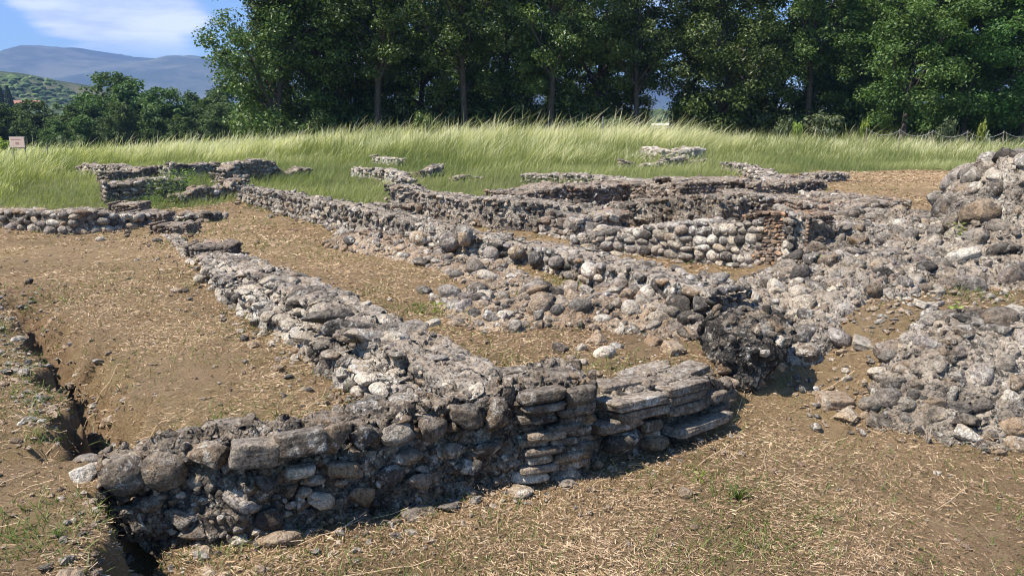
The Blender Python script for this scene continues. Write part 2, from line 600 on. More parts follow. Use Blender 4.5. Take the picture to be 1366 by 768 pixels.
def rotm(tan, nor, roll=0.0, jit=.2, r=None):
    """columns: x along tan, y outward nor, z the rest; with jitter"""
    x = np.array(tan, float); x /= np.linalg.norm(x)
    y = np.array(nor, float); y = y - x * (x @ y); y /= np.linalg.norm(y)
    z = np.cross(x, y)
    M = Matrix((x, y, z)).transposed()
    J = Matrix.Rotation(r.normal() * jit + roll, 3, 'Y') @ Matrix.Rotation(r.normal() * jit * .7, 3, 'X') @ Matrix.Rotation(r.normal() * jit * .7, 3, 'Z')
    return M @ J


FEET = []
MH = []


def on_top(x, y):
    z = float(T(x, y))
    for (x0, x1, y0, y1), hg in MH:
        if x0 < x < x1 and y0 < y < y1:
            z = max(z, float(T0(x, y)) + float(hg(np.array([x]), np.array([y]))[0]))
    return z


class Stones:
    """collects the stones of one wall, then makes parts of the largest and one joined part of the rest"""
    def __init__(s, root):
        s.root = root
        s.o = np.array(root.location)
        s.items = []

    def add(s, pos, M, sc, kind='rubble', mk='grey', name='stone', keep=0, label=None):
        d = np.linalg.norm(np.array(pos) - np.array([0, 0, CAM_H]))
        px = (sc[0] * max(sc[2], sc[1] * .6)) ** .5 * 2 * FPX / d
        s.items.append((px + keep, px, pos, M, sc, kind, mk, name, label))

    def build(s, minpx=9.5, most=290):
        s.items.sort(key=lambda a: -a[0])
        ones = [a for a in s.items if a[0] >= minpx][:most]
        rest = s.items[len(ones):]
        for k, px, pos, M, sc, kind, mk, name, label in ones:
            lod = 4 if px > 44 else (3 if px > 15 or kind == 'slab' else 2)
            me = pool(kind, lod, mk)[rng.integers(len(pool(kind, lod, mk)))]
            o = bpy.data.objects.new(name, me)
            M4 = M.to_4x4() @ Matrix.Diagonal((sc[0], sc[1], sc[2], 1))
            M4.translation = Vector(np.array(pos) - s.o)
            o.parent = s.root
            o.matrix_local = M4
            COL.objects.link(o)
            if label: o['label'] = label
        bykey = {}
        for a in rest:
            bykey.setdefault(a[6], []).append(a)
        for mk, L in bykey.items():
            vs, fs, tn, off = [], [], [], 0
            for k, px, pos, M, sc, kind, _, name, label in L:
                v, f = rv(kind, 2 if px > 8.5 else 1, int(rng.integers(7)))
                p = (v * np.array(sc)) @ np.array(M).T + (np.array(pos) - s.o)
                vs.append(p); fs.append(f + off); off += len(v)
                tn.append(np.full(len(v), rng.random()))
            me = mesh_np('small_stone_fill', np.concatenate(vs), np.concatenate(fs), [MATS[mk + 'J']], False, {'tone': np.concatenate(tn)})
            o = link('small_stone_fill', me, s.root)
            o['kind'] = 'stuff'


# ------------------------------------------------------------------ walls
def resample(pts, step):
    pts = np.asarray(pts, float)
    seg = np.linalg.norm(np.diff(pts[:, :2], axis=0), axis=1)
    L = np.concatenate([[0], np.cumsum(seg)])
    n = max(4, int(L[-1] / step))
    u = np.linspace(0, L[-1], n + 1)
    return np.stack([np.interp(u, L, pts[:, k]) for k in range(pts.shape[1])], 1), u


def wall(name, label, spec, thick, sh=.12, kind='rubble', mk='grey', mort=None, rough=.05, step=None, top='base', fill=.9, topfill=.6,
         cat='ruined wall', group=None, jit=.22, flat=.85, batter=.06, small=0, tops=1.0, lastbig=None, mk2=None, mk2p=.15, sink=.12, kind2=None, seed=1,
         sname='stone', minpx=9.5, ragged=0.0):
    """spec rows: (px, py of the foot, py of the top edge) or with top='edge' (px, py of the top edge, height)"""
    r = np.random.default_rng(seed * 31 + len(spec))
    pts = []
    for a, b, c in spec:
        if top == 'base':
            g = G(a, b)
            pts.append((g[0], g[1], g[2], ztop(g, c)))
        else:
            g = P(a, b, c)
            pts.append((g[0], g[1], float(T0(g[0], g[1])), c))
    dist = np.mean([p[1] for p in pts])
    step = step or max(.028, dist * .0042)
    Q, U = resample(pts, step)
    # smooth the plan a little
    for _ in range(3):
        Q[1:-1] = (Q[:-2] + 2 * Q[1:-1] + Q[2:]) / 4
    th = np.interp(np.linspace(0, 1, len(Q)), np.linspace(0, 1, len(np.atleast_1d(thick))) if np.ndim(thick) else [0, 1], thick if np.ndim(thick) else [thick, thick])
    tg = np.gradient(Q[:, :2], axis=0)
    tg /= np.linalg.norm(tg, axis=1)[:, None]
    nb = np.stack([-tg[:, 1], tg[:, 0]], 1)
    flip = np.sign((nb * Q[:, :2]).sum(1).mean())
    nb *= flip
    zt = Q[:, 3] + (.5 * sh) * fbm(np.stack([U * 2.2, U * 0 + seed, U * 0], 1), 3, seed)
    if ragged:
        zt = zt - ragged * sh * np.clip(fbm(np.stack([U * 1.3, U * 0 + seed + 5, U * 0], 1), 3, seed + 1) * 3, 0, 1.5)
        zt = np.maximum(zt, Q[:, 2] + .03)
        Q[:, :2] += (nb * (.09 * fbm(np.stack([U * 1.5, U * 0 + seed + 9, U * 0], 1), 3, seed + 2))[:, None])
    zb = np.minimum(Q[:, 2] - .12, zt - .1)
    root = empty(name, (Q[:, 0].mean(), Q[:, 1].mean(), Q[:, 2].mean()), label, cat, group)
    o = np.array(root.location)
    nf = max(3, int(np.mean(zt - zb) / step)); nt = max(3, int(np.mean(th) / step)); nk = max(2, nf // 2)
    fr = [(0, i / nf) for i in range(nf)] + [(i / nt, 1.0) for i in range(nt + 1)] + [(1, 1 - (i + 1) / nk) for i in range(nk)]
    rows = []
    def ring(i, shrink, push):
        c = np.empty((len(fr), 3))
        for k, (a, b) in enumerate(fr):
            a2 = .5 + (a - .5) * shrink
            offn = a2 * th[i] + (batter * (b if a < .5 else -b) * (.6 if 0 < a < 1 else 1))*(1-2*0)
            b2 = b * (1 if shrink > .99 else (.6 + .4 * shrink))
            p = Q[i, :2] + nb[i] * offn + tg[i] * push
            c[k] = (p[0], p[1], zb[i] + (zt[i] - zb[i]) * b2)
        return c
    e = .4 * min(.3, th[0])
    for sh_, pu in ((0.05, -e), (.5, -e * .9), (.85, -e * .5)):
        rows.append(ring(0, sh_, pu))
    for i in range(len(Q)):
        rows.append(ring(i, 1, 0))
    for sh_, pu in ((.85, e * .5), (.5, e * .9), (.05, e)):
        rows.append(ring(len(Q) - 1, sh_, pu))
    V = np.array(rows)
    a_, b_ = V.shape[:2]
    v = V.reshape(-1, 3)
    fq = 1 / max(sh, .06)
    disp = np.stack([fbm(v * fq * .55 + 7 * k + seed, 4, 40 + k, .6) for k in range(3)], 1) * rough
    disp[:, 2] += (fbm(v * fq * 1.3 + seed, 3, 50, .6, True)) * rough * .5
    v = v + disp
    idx = np.arange(a_ * b_).reshape(a_, b_)
    f = np.stack([idx[:-1, :-1].ravel(), idx[:-1, 1:].ravel(), idx[1:, 1:].ravel(), idx[1:, :-1].ravel()], 1)
    if flip > 0:
        f = f[:, ::-1]
    me = mesh_np('mortar_core', v - o, f, [mort or MORTAR])
    link('mortar_core', me, root)
    st = Stones(root)
    Ltot = U[-1]
    for i in range(0, len(Q), 2):
        FEET.append((Q[i, 0], Q[i, 1], -nb[i, 0], -nb[i, 1]))
        if th[i] > 0: FEET.append((Q[i, 0] + nb[i, 0] * th[i], Q[i, 1] + nb[i, 1] * th[i], nb[i, 0], nb[i, 1]))

    def at(u):
        i = min(len(Q) - 1, max(0, int(round(u / Ltot * (len(Q) - 1)))))
        return i
    zbv = Q[:, 2]
    H = float(np.max(zt - zbv))
    # faces, course by course, from the foot
    def face(sign):
        zc = -.25 * sh
        row = 0
        while zc < H + .4 * sh:
            hh = sh * r.uniform(.75, 1.25) * flat
            u = r.uniform(-.5, .5) * sh
            while u < Ltot:
                w = sh * r.uniform(.8, 1.9)
                hh2 = hh * r.uniform(.8, 1.12)
                i = at(u + w / 2)
                z = zbv[i] + zc + hh / 2
                if z + hh * .25 < zt[i] and u + w / 2 < Ltot and r.random() < fill:
                    dep = sh * r.uniform(.45, .8)
                    frac = (z - zb[i]) / (zt[i] - zb[i])
                    off = batter * frac + sink * dep if sign < 0 else th[i] - batter * frac - sink * dep
                    p = Q[i, :2] + nb[i] * (off + r.normal() * .02 * sh / .12)
                    kk = kind if kind2 is None or r.random() > .4 else kind2
                    m2 = mk2 if mk2 and r.random() < mk2p else mk
                    M = rotm((tg[i][0], tg[i][1], r.normal() * .05), (nb[i][0] * sign, nb[i][1] * sign, .15), 0, jit, r)
                    st.add((p[0], p[1], z + r.normal() * .1 * hh), M, (w * .54, dep, hh2 * .56), kk, m2, sname)
                u += w * 1.0
            zc += hh
            row += 1
    face(-1)
    if dist < 9:
        face(1)
    # ends
    for i, sg in ((0, -1), (len(Q) - 1, 1)):
        zc = 0
        while zc < zt[i] - zbv[i]:
            u = 0
            while u < th[i]:
                w = sh * r.uniform(.8, 1.6)
                p = Q[i, :2] + nb[i] * min(th[i], u + w / 2) + tg[i] * sg * e * .8
                M = rotm((nb[i][0], nb[i][1], 0), (tg[i][0] * sg, tg[i][1] * sg, .2), 0, jit, r)
                if r.random() < fill:
                    st.add((p[0], p[1], zbv[i] + zc + sh / 2), M, (w * .54, sh * .5, sh * .55 * flat), kind, mk, sname)
                u += w
            zc += sh * flat
    # top
    o_ = 0.0
    ts = sh * 1.15 * tops
    while o_ < np.mean(th):
        dd = ts * r.uniform(.8, 1.3)
        u = r.uniform(-.5, .5) * sh
        while u < Ltot:
            w = ts * r.uniform(.8, 1.9)
            i = at(u + w / 2)
            if r.random() < topfill and o_ + dd * .4 < th[i]:
                p = Q[i, :2] + nb[i] * (o_ + dd / 2 + r.normal() * .02)
                M = rotm((tg[i][0], tg[i][1], r.normal() * .06), (r.normal() * .15, r.normal() * .15, 1), r.normal() * .3, jit * .6, r)
                hz = sh * r.uniform(.25, .5)
                if lastbig and r.random() < lastbig:
                    hz *= 1.7
                m2 = mk2 if mk2 and r.random() < mk2p else mk
                st.add((p[0], p[1], zt[i] - hz * .25), M, (w * .5, hz, dd * .55), kind, m2, sname)
            u += w
        o_ += dd
    # small stuff wedged in the joints
    nsm = int(small * Ltot * (H + float(np.mean(th))))
    for _ in range(nsm):
        i = r.integers(len(Q))
        sz = r.uniform(.012, .04) * max(1, dist / 9)
        if r.random() < H / (H + np.mean(th)):
            fz = r.random()
            z = zbv[i] + (zt[i] - zbv[i]) * fz
            p = Q[i, :2] + nb[i] * (batter * fz - .01)
        else:
            z = zt[i] + .005
            p = Q[i, :2] + nb[i] * r.random() * th[i]
        M = rotm(r.normal(size=3), r.normal(size=3), 0, 1, r)
        st.add((p[0], p[1], z), M, (sz, sz * .7, sz * .8), 'rubble', 'pale' if r.random() < .12 else mk, sname)
    st.r = r
    root_data = dict(root=root, st=st, Q=Q, U=U, tg=tg, nb=nb, zt=zt, th=th, minpx=minpx)
    return root_data


def done(w):
    w['st'].build(w['minpx'])
    return w['root']


# ---------------------------------------------------------------- mounds of fallen masonry
def mound(name, label, ridges, bounds, step, sizes, dens, mk='grey', mort=None, rough=.06, kind='rubble', seed=3, cat='rubble mound', mk2=None, mk2p=.2,
          small=0, pick=None, extra=None, bigfrac=.3, minpx=9.5, freq=3., emb=.1, cob=.3):
    """ridges: (x0,y0,z0,x1,y1,z1,flat radius,fall radius); z is height above the ground"""
    r = np.random.default_rng(seed)
    x0, x1, y0, y1 = bounds
    xs = np.arange(x0, x1, step); ys = np.arange(y0, y1, step)
    X, Y = np.meshgrid(xs, ys)
    base = T0(X, Y)

    def hgt(X, Y):
        h = np.full(np.shape(X), -.3)
        wx = X + .12 * fbm2(X * 1.7, Y * 1.7, 3, seed + 60)
        wy = Y + .12 * fbm2(X * 1.7 + 9, Y * 1.7, 3, seed + 61)
        for (ax, ay, az, bx, by, bz, r0, r1) in ridges:
            dx, dy = bx - ax, by - ay
            tt = np.clip(((wx - ax) * dx + (wy - ay) * dy) / max(1e-6, dx * dx + dy * dy), 0, 1)
            d = np.hypot(wx - ax - tt * dx, wy - ay - tt * dy)
            hh = az + (bz - az) * tt
            pr = 1 - np.clip((d - r0) / r1, 0, 1.6)
            pr = np.where(pr > 0, pr ** .75 if False else pr, pr)
            h = np.maximum(h, np.where(pr > 0, hh * np.sin(np.clip(pr, 0, 1) * math.pi / 2) ** 1.0, pr * .6))
        h = h + .10 * fbm2(X * freq * .5, Y * freq * .5, 3, seed) * S(h / .3 + .3)
        return h
    h = hgt(X, Y)
    MH.append((bounds, hgt))
    Z = base + h
    n, m = X.shape
    P3 = np.stack([X.ravel(), Y.ravel(), Z.ravel()], 1)
    def dzf(p_):
        return (fbm(p_ * freq * 2.2, 4, seed + 70, .6, True) - .15) * rough
    dz = dzf(P3)
    P3[:, 2] += dz
    P3[:, 0] += fbm(P3 * freq * 2 + 4, 3, seed + 71, .6) * rough * .6
    P3[:, 1] += fbm(P3 * freq * 2 + 8, 3, seed + 72, .6) * rough * .6
    idx = np.arange(n * m).reshape(n, m)
    f = np.stack([idx[:-1, :-1].ravel(), idx[:-1, 1:].ravel(), idx[1:, 1:].ravel(), idx[1:, :-1].ravel()], 1)
    keep = (h.ravel()[f].max(1) > -.12)
    f = f[keep]
    used = np.unique(f)
    rm = np.full(n * m, -1); rm[used] = np.arange(len(used))
    cxm, cym = P3[used, 0].mean(), P3[used, 1].mean()
    root = empty(name, (cxm, cym, float(T0(cxm, cym))), label, cat)
    rim = np.nonzero(np.abs(h.ravel() - .01) < .03)[0]
    for i in rim[::6]:
        FEET.append((P3[i, 0], P3[i, 1], 0, 0))
    o = np.array(root.location)
    me = mesh_np('mortar_core', P3[used] - o, rm[f], [mort or MORTAR])
    link('mortar_core', me, root)
    st = Stones(root)
    # dart throwing on the surface, biggest first
    ntry = int(dens * (x1 - x0) * (y1 - y0))
    szs = np.sort(sizes[0] + (sizes[1] - sizes[0]) * r.random(ntry) ** (1 / bigfrac))[::-1]
    cx_ = r.uniform(x0, x1, ntry); cy_ = r.uniform(y0, y1, ntry)
    hh = hgt(cx_, cy_)
    e_ = .04
    hx = (T0(cx_ + e_, cy_) + hgt(cx_ + e_, cy_) - T0(cx_ - e_, cy_) - hgt(cx_ - e_, cy_)) / (2 * e_)
    hy = (T0(cx_, cy_ + e_) + hgt(cx_, cy_ + e_) - T0(cx_, cy_ - e_) - hgt(cx_, cy_ - e_)) / (2 * e_)
    zz_ = T0(cx_, cy_) + hh
    zz_ = zz_ + dzf(np.stack([cx_, cy_, zz_], 1))
    acc = []
    for k in range(ntry):
        if hh[k] < -.02: continue
        sz = szs[k]
        if pick is not None and not pick(cx_[k], cy_[k], hh[k], r): continue
        p = np.array([cx_[k], cy_[k], zz_[k]])
        if acc:
            A = np.array(acc[-400:]) if len(acc) > 400 else np.array(acc)
            dd = np.linalg.norm(A[:, :3] - p, axis=1)
            if (dd < (A[:, 3] + sz) * .78).any(): continue
        acc.append([p[0], p[1], p[2], sz])
        nor = np.array([-hx[k], -hy[k], 1.]); nor /= np.linalg.norm(nor)
        tan = np.cross(nor, r.normal(size=3)); tan[2] *= .4
        M = rotm(tan, nor, 0, .25, r)
        sc = (sz * r.uniform(.9, 1.35), sz * r.uniform(.6, .85), sz * r.uniform(.7, 1.0))
        m2 = mk2 if mk2 and r.random() < mk2p else mk
        st.add(p - nor * sc[1] * emb, M, sc, kind if r.random() > cob else 'cobble', m2)
    nsm = int(small * (x1 - x0) * (y1 - y0))
    cx_ = r.uniform(x0, x1, nsm); cy_ = r.uniform(y0, y1, nsm)
    hs = hgt(cx_, cy_); z_ = T0(cx_, cy_) + hs
    for k in range(nsm):
        if hs[k] < -.05: continue
        sz = r.uniform(.010, .035)
        M = rotm(r.normal(size=3), r.normal(size=3), 0, 1, r)
        st.add((cx_[k], cy_[k], z_[k] + .01), M, (sz, sz * .7, sz * .8), 'rubble', 'pale' if r.random() < .12 else mk)
    if extra:
        extra(st, hgt)
    st.build(minpx)
    return root



# ================================================================= THE RUINS
def camdepth(y, z):
    return y * math.cos(PITCH) + (CAM_H - z) * math.sin(PITCH)


def on_face(w, px, py, wp, hp, kind='rubble', mk='grey', dep=.6, out=.0, jit=.1, keep=500, name='stone', label=None, back=0.0, flat=False):
    """a single stone of the wall's front face (or of its top, 'back' metres behind the edge), found from where it shows"""
    Q, nb, tg = w['Q'], w['nb'], w['tg']
    off = back
    pr = []
    for i in range(len(Q)):
        x, y = Q[i, :2] + nb[i] * off
        pr.append(abs(683 + FPX * x / camdepth(y, Q[i, 3]) - px))
    i = int(np.argmin(pr))
    p = Q[i, :2] + nb[i] * off
    z = ztop(p, py)
    s = camdepth(p[1], z) / FPX
    r = rng
    if flat:
        M = rotm((tg[i][0], tg[i][1], 0), (0, 0, 1), 0, jit, r)
        w['st'].add((p[0], p[1], w['zt'][i] + hp * s * .0), M, (wp * s / 2, hp * s * .33, hp * s), kind, mk, name, keep, label)
        return
    M = rotm((tg[i][0], tg[i][1], 0), (-nb[i][0], -nb[i][1], .12), 0, jit, r)
    dp = max(wp, hp) * s / 2 * dep
    q = p - nb[i] * out
    w['st'].add((q[0], q[1], z), M, (wp * s / 2, dp, hp * s / 2), kind, mk, name, keep, label)


# --- the dark wall in front
W1 = wall('stone_wall', 'low dark rubble wall across the foreground with a big boulder course on top', [
    (166, 706, 622), (230, 722, 606), (330, 726, 598), (450, 702, 582), (560, 676, 560), (640, 658, 545), (700, 646, 522), (783, 632, 513)],
    (.34, .42, .50), sh=.085, kind='rubble', mk='dark', mort=MORTAR_D, rough=.10, fill=.6, topfill=.45, seed=1, mk2='grey', mk2p=.3, jit=.3, flat=.9,
    batter=.07, small=160, sink=.42, step=.016)
for a in [(166, 634, 60, 54, 'cobble', 'dark'), (214, 628, 64, 56, 'cobble', 'dark'), (276, 610, 64, 42, 'rubble', 'dark'), (338, 604, 66, 34, 'slab', 'slab'),
          (402, 590, 70, 34, 'slab', 'slab'), (446, 585, 50, 42, 'rubble', 'dark'), (487, 585, 40, 34, 'rubble', 'grey'), (528, 576, 48, 38, 'rubble', 'grey'),
          (574, 568, 50, 44, 'rubble', 'slab'), (620, 553, 60, 44, 'rubble', 'slab'), (664, 552, 44, 46, 'rubble', 'dark'),
          (190, 672, 40, 26, 'rubble', 'dark'), (235, 690, 52, 32, 'rubble', 'slab'), (250, 708, 48, 22, 'rubble', 'slab'), (350, 644, 42, 26, 'rubble', 'grey'),
          (310, 668, 60, 26, 'rubble', 'grey'), (352, 690, 44, 40, 'rubble', 'dark'), (455, 625, 44, 20, 'slab', 'dark'), (398, 628, 40, 16, 'slab', 'grey'),
          (480, 660, 44, 36, 'rubble', 'dark'), (520, 635, 46, 34, 'rubble', 'dark'), (625, 625, 50, 30, 'rubble', 'grey'), (560, 640, 44, 30, 'rubble', 'slab'),
          (600, 600, 36, 26, 'rubble', 'dark'), (420, 665, 44, 32, 'rubble', 'grey'), (545, 605, 50, 24, 'rubble', 'dark'), (650, 600, 44, 26, 'rubble', 'dark'),
          (705, 632, 60, 26, 'rubble', 'pale'), (760, 628, 50, 36, 'rubble', 'grey')]:
    on_face(W1, *a, dep=.62, out=-.005, jit=.16)
for a in [(112, 612, 46, 22, 'cobble', 'grey', .12), (255, 594, 52, 16, 'rubble', 'grey', .3), (306, 586, 60, 16, 'slab', 'slab', .33), (378, 568, 42, 22, 'rubble', 'grey', .33),
          (434, 558, 60, 24, 'cobble', 'dark', .33), (494, 550, 72, 22, 'cobble', 'dark', .35), (536, 548, 36, 18, 'cobble', 'grey', .32), (575, 548, 44, 16, 'rubble', 'pale', .2),
          (620, 530, 60, 14, 'slab', 'slab', .25), (660, 520, 50, 14, 'rubble', 'brick', .2), (215, 606, 44, 18, 'rubble', 'grey', .25), (340, 585, 50, 14, 'slab', 'earthy', .18),
          (470, 572, 46, 14, 'rubble', 'slab', .18)]:
    on_face(W1, *a[:6], back=a[6], flat=True)
# the brick-coursed end of it
for row, (yy, dy) in enumerate([(526, 15), (540, 9), (549, 9), (558, 8), (567, 9), (577, 9), (587, 8), (597, 9), (608, 9), (619, 9)]):
    xx = 690 + (row % 3) * 5
    while xx < 786:
        ww = float(rng.uniform(30, 58)) if row else 60
        ww = min(ww, 792 - xx)
        on_face(W1, xx + ww / 2, yy + (739 - xx - ww / 2) * .06 + float(rng.normal(0, 1.2)), ww * 1.08, dy * float(rng.uniform(1.1, 1.45)), 'slab', 'slab' if rng.random() < .7 else 'dark', dep=.55, out=float(rng.uniform(-.02, .03)) if row else .03, jit=.04, name='slab')
        xx += ww
for a in [(716, 520, 92, 22, 'slab', 'slab', .18), (752, 512, 34, 22, 'slab', 'dark', .2), (700, 505, 70, 16, 'slab', 'slab', .38), (645, 515, 44, 16, 'rubble', 'dark', .36)]:
    on_face(W1, *a[:6], back=a[6], flat=True, name='slab', jit=.04)
done(W1)

# --- the slab-built continuation to the right of it
W2 = wall('slab_wall', 'low block of long layered stone slabs between the dark wall and the black lump', [
    (802, 604, 540), (838, 606, 528), (868, 594, 512), (905, 578, 506), (945, 560, 505), (972, 548, 512)],
    (.40, .36, .30), sh=.10, kind='rubble', mk='dark', mort=MORTAR_D, rough=.05, fill=.55, topfill=.35, seed=2, mk2='slab', mk2p=.4, flat=.8, batter=.03, small=60, step=.02, jit=.15)
for a in [(842, 533, 100, 15), (846, 547, 92, 14), (820, 562, 78, 18), (905, 514, 84, 13), (903, 526, 80, 13), (908, 541, 74, 16), (930, 534, 40, 18), (955, 528, 34, 14), (925, 561, 110, 13),
          (955, 546, 40, 14), (865, 566, 40, 16)]:
    on_face(W2, *a, 'slab', 'slab', dep=.55, out=.012, jit=.03, name='slab')
for a in [(825, 585, 60, 30), (870, 588, 44, 24), (905, 578, 36, 18)]:
    on_face(W2, *a, 'cobble', 'dark', dep=.8, out=.03)
for a in [(835, 522, 110, 18, .2), (905, 505, 100, 18, .15), (860, 512, 80, 14, .32)]:
    on_face(W2, *a[:4], 'slab', 'slab', back=a[4], flat=True, name='slab', jit=.04)
done(W2)

# --- the diagonal wall on the left: an outer footing and the wall proper
W3 = wall('stone_wall', 'long diagonal rubble wall from the dark foreground wall towards the brick stubs at left', [
    (622, 530, .61), (590, 512, .63), (545, 486, .66), (490, 456, .72), (440, 425, .74), (395, 402, .70), (350, 380, .66), (310, 360, .60), (275, 346, .52), (252, 336, .47)],
    (.55, .54, .50, .46, .5, .45), sh=.12, kind='rubble', mk='grey', mort=MORTAR, rough=.06, top='edge', fill=.9, topfill=.72, seed=3, jit=.25, batter=.05,
    small=60, mk2='pale', mk2p=.10, step=.026, tops=1.25, lastbig=.15)
for a in [(405, 402, 56, 34, .12, 'dark'), (470, 432, 36, 42, .05, 'grey'), (500, 440, 40, 44, .12, 'grey'), (480, 462, 34, 40, .02, 'dark'), (520, 448, 40, 36, .3, 'dark'),
          (545, 444, 44, 30, .42, 'grey'), (440, 425, 40, 40, .03, 'grey'), (455, 415, 44, 26, .2, 'slab'), (395, 372, 40, 22, .38, 'dark'), (425, 398, 40, 20, .4, 'grey'),
          (350, 352, 80, 16, .25, 'slab'), (310, 350, 60, 16, .18, 'slab'), (360, 366, 36, 20, .1, 'pale'), (430, 410, 22, 12, .25, 'brick')]:
    on_face(W3, a[0], a[1], a[2], a[3], 'rubble', a[5], back=a[4], flat=True, jit=.2)
done(W3)
W3b = wall('wall_footing', 'pale rubble footing along the left foot of the diagonal wall', [
    (560, 552, 532), (510, 548, 518), (465, 528, 494), (425, 500, 468), (380, 460, 436), (335, 432, 404), (300, 408, 382), (272, 378, 360)],
    (.36, .34, .32, .30), sh=.12, kind='rubble', mk='grey', mort=MORTAR_P, rough=.05, fill=.97, topfill=.9, seed=4, mk2='pale', mk2p=.38, jit=.35, batter=.12, small=60, step=.03,
    cat='wall footing', kind2='cobble', tops=1.1)
done(W3b)
W3c = wall('wall_footing', 'flat pale mortar line joining the brick stubs at left', [(246, 352, 349), (232, 335, 332), (222, 322, 319), (214, 312, 309)],
           .30, sh=.10, mk='grey', mort=MORTAR_P, rough=.04, fill=.6, topfill=.4, seed=5, mk2='pale', mk2p=.5, step=.05, cat='wall footing')
done(W3c)


def stub(name, label, spec, thick, sh=.055, seed=1, mk='brick', mort=None, cat='brick stub', **k):
    return done(wall(name, label, spec, thick, sh=sh, kind='slab', mk=mk, mort=mort or MORTAR_B, rough=.02, fill=.98, topfill=.9, seed=seed, jit=.05,
                     batter=.0, sink=.0, cat=cat, sname='brick', tops=2.2, **k))


stub('brick_stub', 'small square brick stub standing alone on the straw, nearest the diagonal wall', [(257, 347, 328), (298, 347, 328)], .42, .06, 11, minpx=7)
stub('brick_stub', 'tiny low brick stub just above the isolated square one', [(207, 313, 301), (241, 314, 302)], .45, .055, 12, minpx=6)
stub('brick_stub', 'brick stub set on the end of the left cobble wall, rising in two steps', [(180, 299, 285), (211, 299, 285)], .5, .055, 13, minpx=6)
stub('brick_stub', 'topmost small brick stub beside the left cobble wall', [(152, 290, 274), (180, 290, 274)], .5, .055, 14, minpx=6)

# --- the long mortared wall through the middle
W5 = wall('stone_wall', 'long mortared wall running from the far left walls to the collapsed stones at centre right', [
    (318, 268, 251), (370, 284, 260), (430, 301, 270), (500, 321, 285), (560, 338, 300), (640, 350, 318), (700, 354, 329), (770, 374, 346), (830, 402, 364), (880, 432, 380),
    (930, 446, 396)], (.45, .5, .55, .6, .62, .6), sh=.105, kind='rubble', mk='grey', mort=MORTAR, rough=.05, fill=.88, topfill=.55, seed=6, jit=.3, batter=.1, small=25, step=.04,
    mk2='dark', mk2p=.2, kind2='cobble', tops=1.15, minpx=8.5)
for a in [(560, 318, 30, 22), (600, 322, 30, 26), (622, 310, 28, 22), (715, 345, 22, 22), (745, 350, 24, 20), (690, 335, 26, 18), (655, 338, 24, 22), (868, 392, 30, 26),
          (830, 380, 30, 22), (790, 360, 30, 18), (885, 418, 40, 28)]:
    on_face(W5, *a, 'cobble', 'grey', dep=.8, out=.03, jit=.3)
on_face(W5, 622, 316, 26, 24, 'rubble', 'earthy', dep=.8, out=.06)
for a in [(905, 404, 44, 30), (940, 408, 34, 24)]:
    on_face(W5, *a, 'rubble', 'grey', dep=.6, out=-.02, jit=.2)
done(W5)

# --- the tall mortared face behind it, and what steps up beyond
def W(name, label, spec, th, **k):
    k.setdefault('ragged', .8)
    k.setdefault('jit', .3)
    return done(wall(name, label, spec, th, **k))


W('stone_wall', 'grey mortared wall face behind the long middle wall, green grass on its far side',
  [(516, 286, 248), (560, 290, 252), (600, 298, 258), (660, 306, 266), (720, 310, 272), (780, 314, 278)], (.6, .8), sh=.10, mk='grey', mort=MORTAR, rough=.05, fill=.6, topfill=.8,
  seed=7, small=18, step=.06, mk2='dark', mk2p=.45, minpx=8, batter=.08)
W('stone_wall', 'thin dark broken wall stub lying in the green corner beside the long middle wall', [(472, 290, 276), (520, 290, 274), (560, 290, 274)], .35, sh=.09, kind='slab', mk='dark', mort=MORTAR_D,
  rough=.05, fill=.9, topfill=.8, seed=8, step=.06, minpx=7.5)
W('stone_wall', 'coursed cobble wall with a yellow patch of grass at its foot', [(776, 338, 316), (820, 338, 306), (860, 343, 301), (905, 350, 299), (950, 354, 300), (1000, 356, 296)],
  (.6, .6), sh=.125, kind='cobble', mk='grey', mort=MORTAR, rough=.04, fill=.98, topfill=.8, seed=9, small=25, step=.045, mk2='pale', mk2p=.12, minpx=8, jit=.2, ragged=.4)
W('stone_wall', 'dark recessed wall face above the coursed cobble wall', [(815, 300, 276), (860, 300, 268), (910, 298, 264), (960, 296, 263), (1003, 294, 262)],
  (.6, .6), sh=.09, kind='rubble', mk='dark', mort=MORTAR_D, rough=.07, fill=.6, topfill=.6, seed=10, small=18, step=.05, minpx=8)
W('stone_wall', 'broken wall joining the grey mortared face to the dark recess', [(716, 312, 292), (770, 322, 290), (830, 316, 288)], (.8, 1.0), sh=.12, kind='slab', mk='brick', mort=MORTAR,
  rough=.06, fill=.8, topfill=.8, seed=21, small=18, step=.06, minpx=8, mk2='grey', mk2p=.6)
W('brick_wall', 'low brown brick-coursed wall at the grass edge, left of the far terraces', [(690, 282, 262), (740, 278, 250), (790, 276, 247), (840, 270, 245), (900, 268, 244)], (1.1, 1.0), sh=.09, kind='slab', mk='brick',
  mort=MORTAR_B, rough=.07, fill=.9, topfill=.7, seed=22, small=10, step=.07, mk2='grey', mk2p=.4, minpx=7.5, sname='brick')
W('stone_wall', 'short pale wall top edging the green lawn at the centre', [(700, 246, 234), (760, 248, 233), (800, 250, 236), (850, 252, 240)], .6, sh=.11, mk='grey', mort=MORTAR, rough=.06, fill=.9,
  topfill=.8, seed=23, step=.08, minpx=7)
W('brick_wall', 'ragged brown brick wall between the dark recess and the grass knoll', [(860, 270, 250), (900, 266, 243), (950, 262, 240), (1000, 264, 244)], 1.0, sh=.085, kind='slab', mk='brick', mort=MORTAR_B,
  rough=.07, fill=.9, topfill=.8, seed=24, small=8, step=.07, mk2='slab', mk2p=.4, minpx=7, sname='brick')
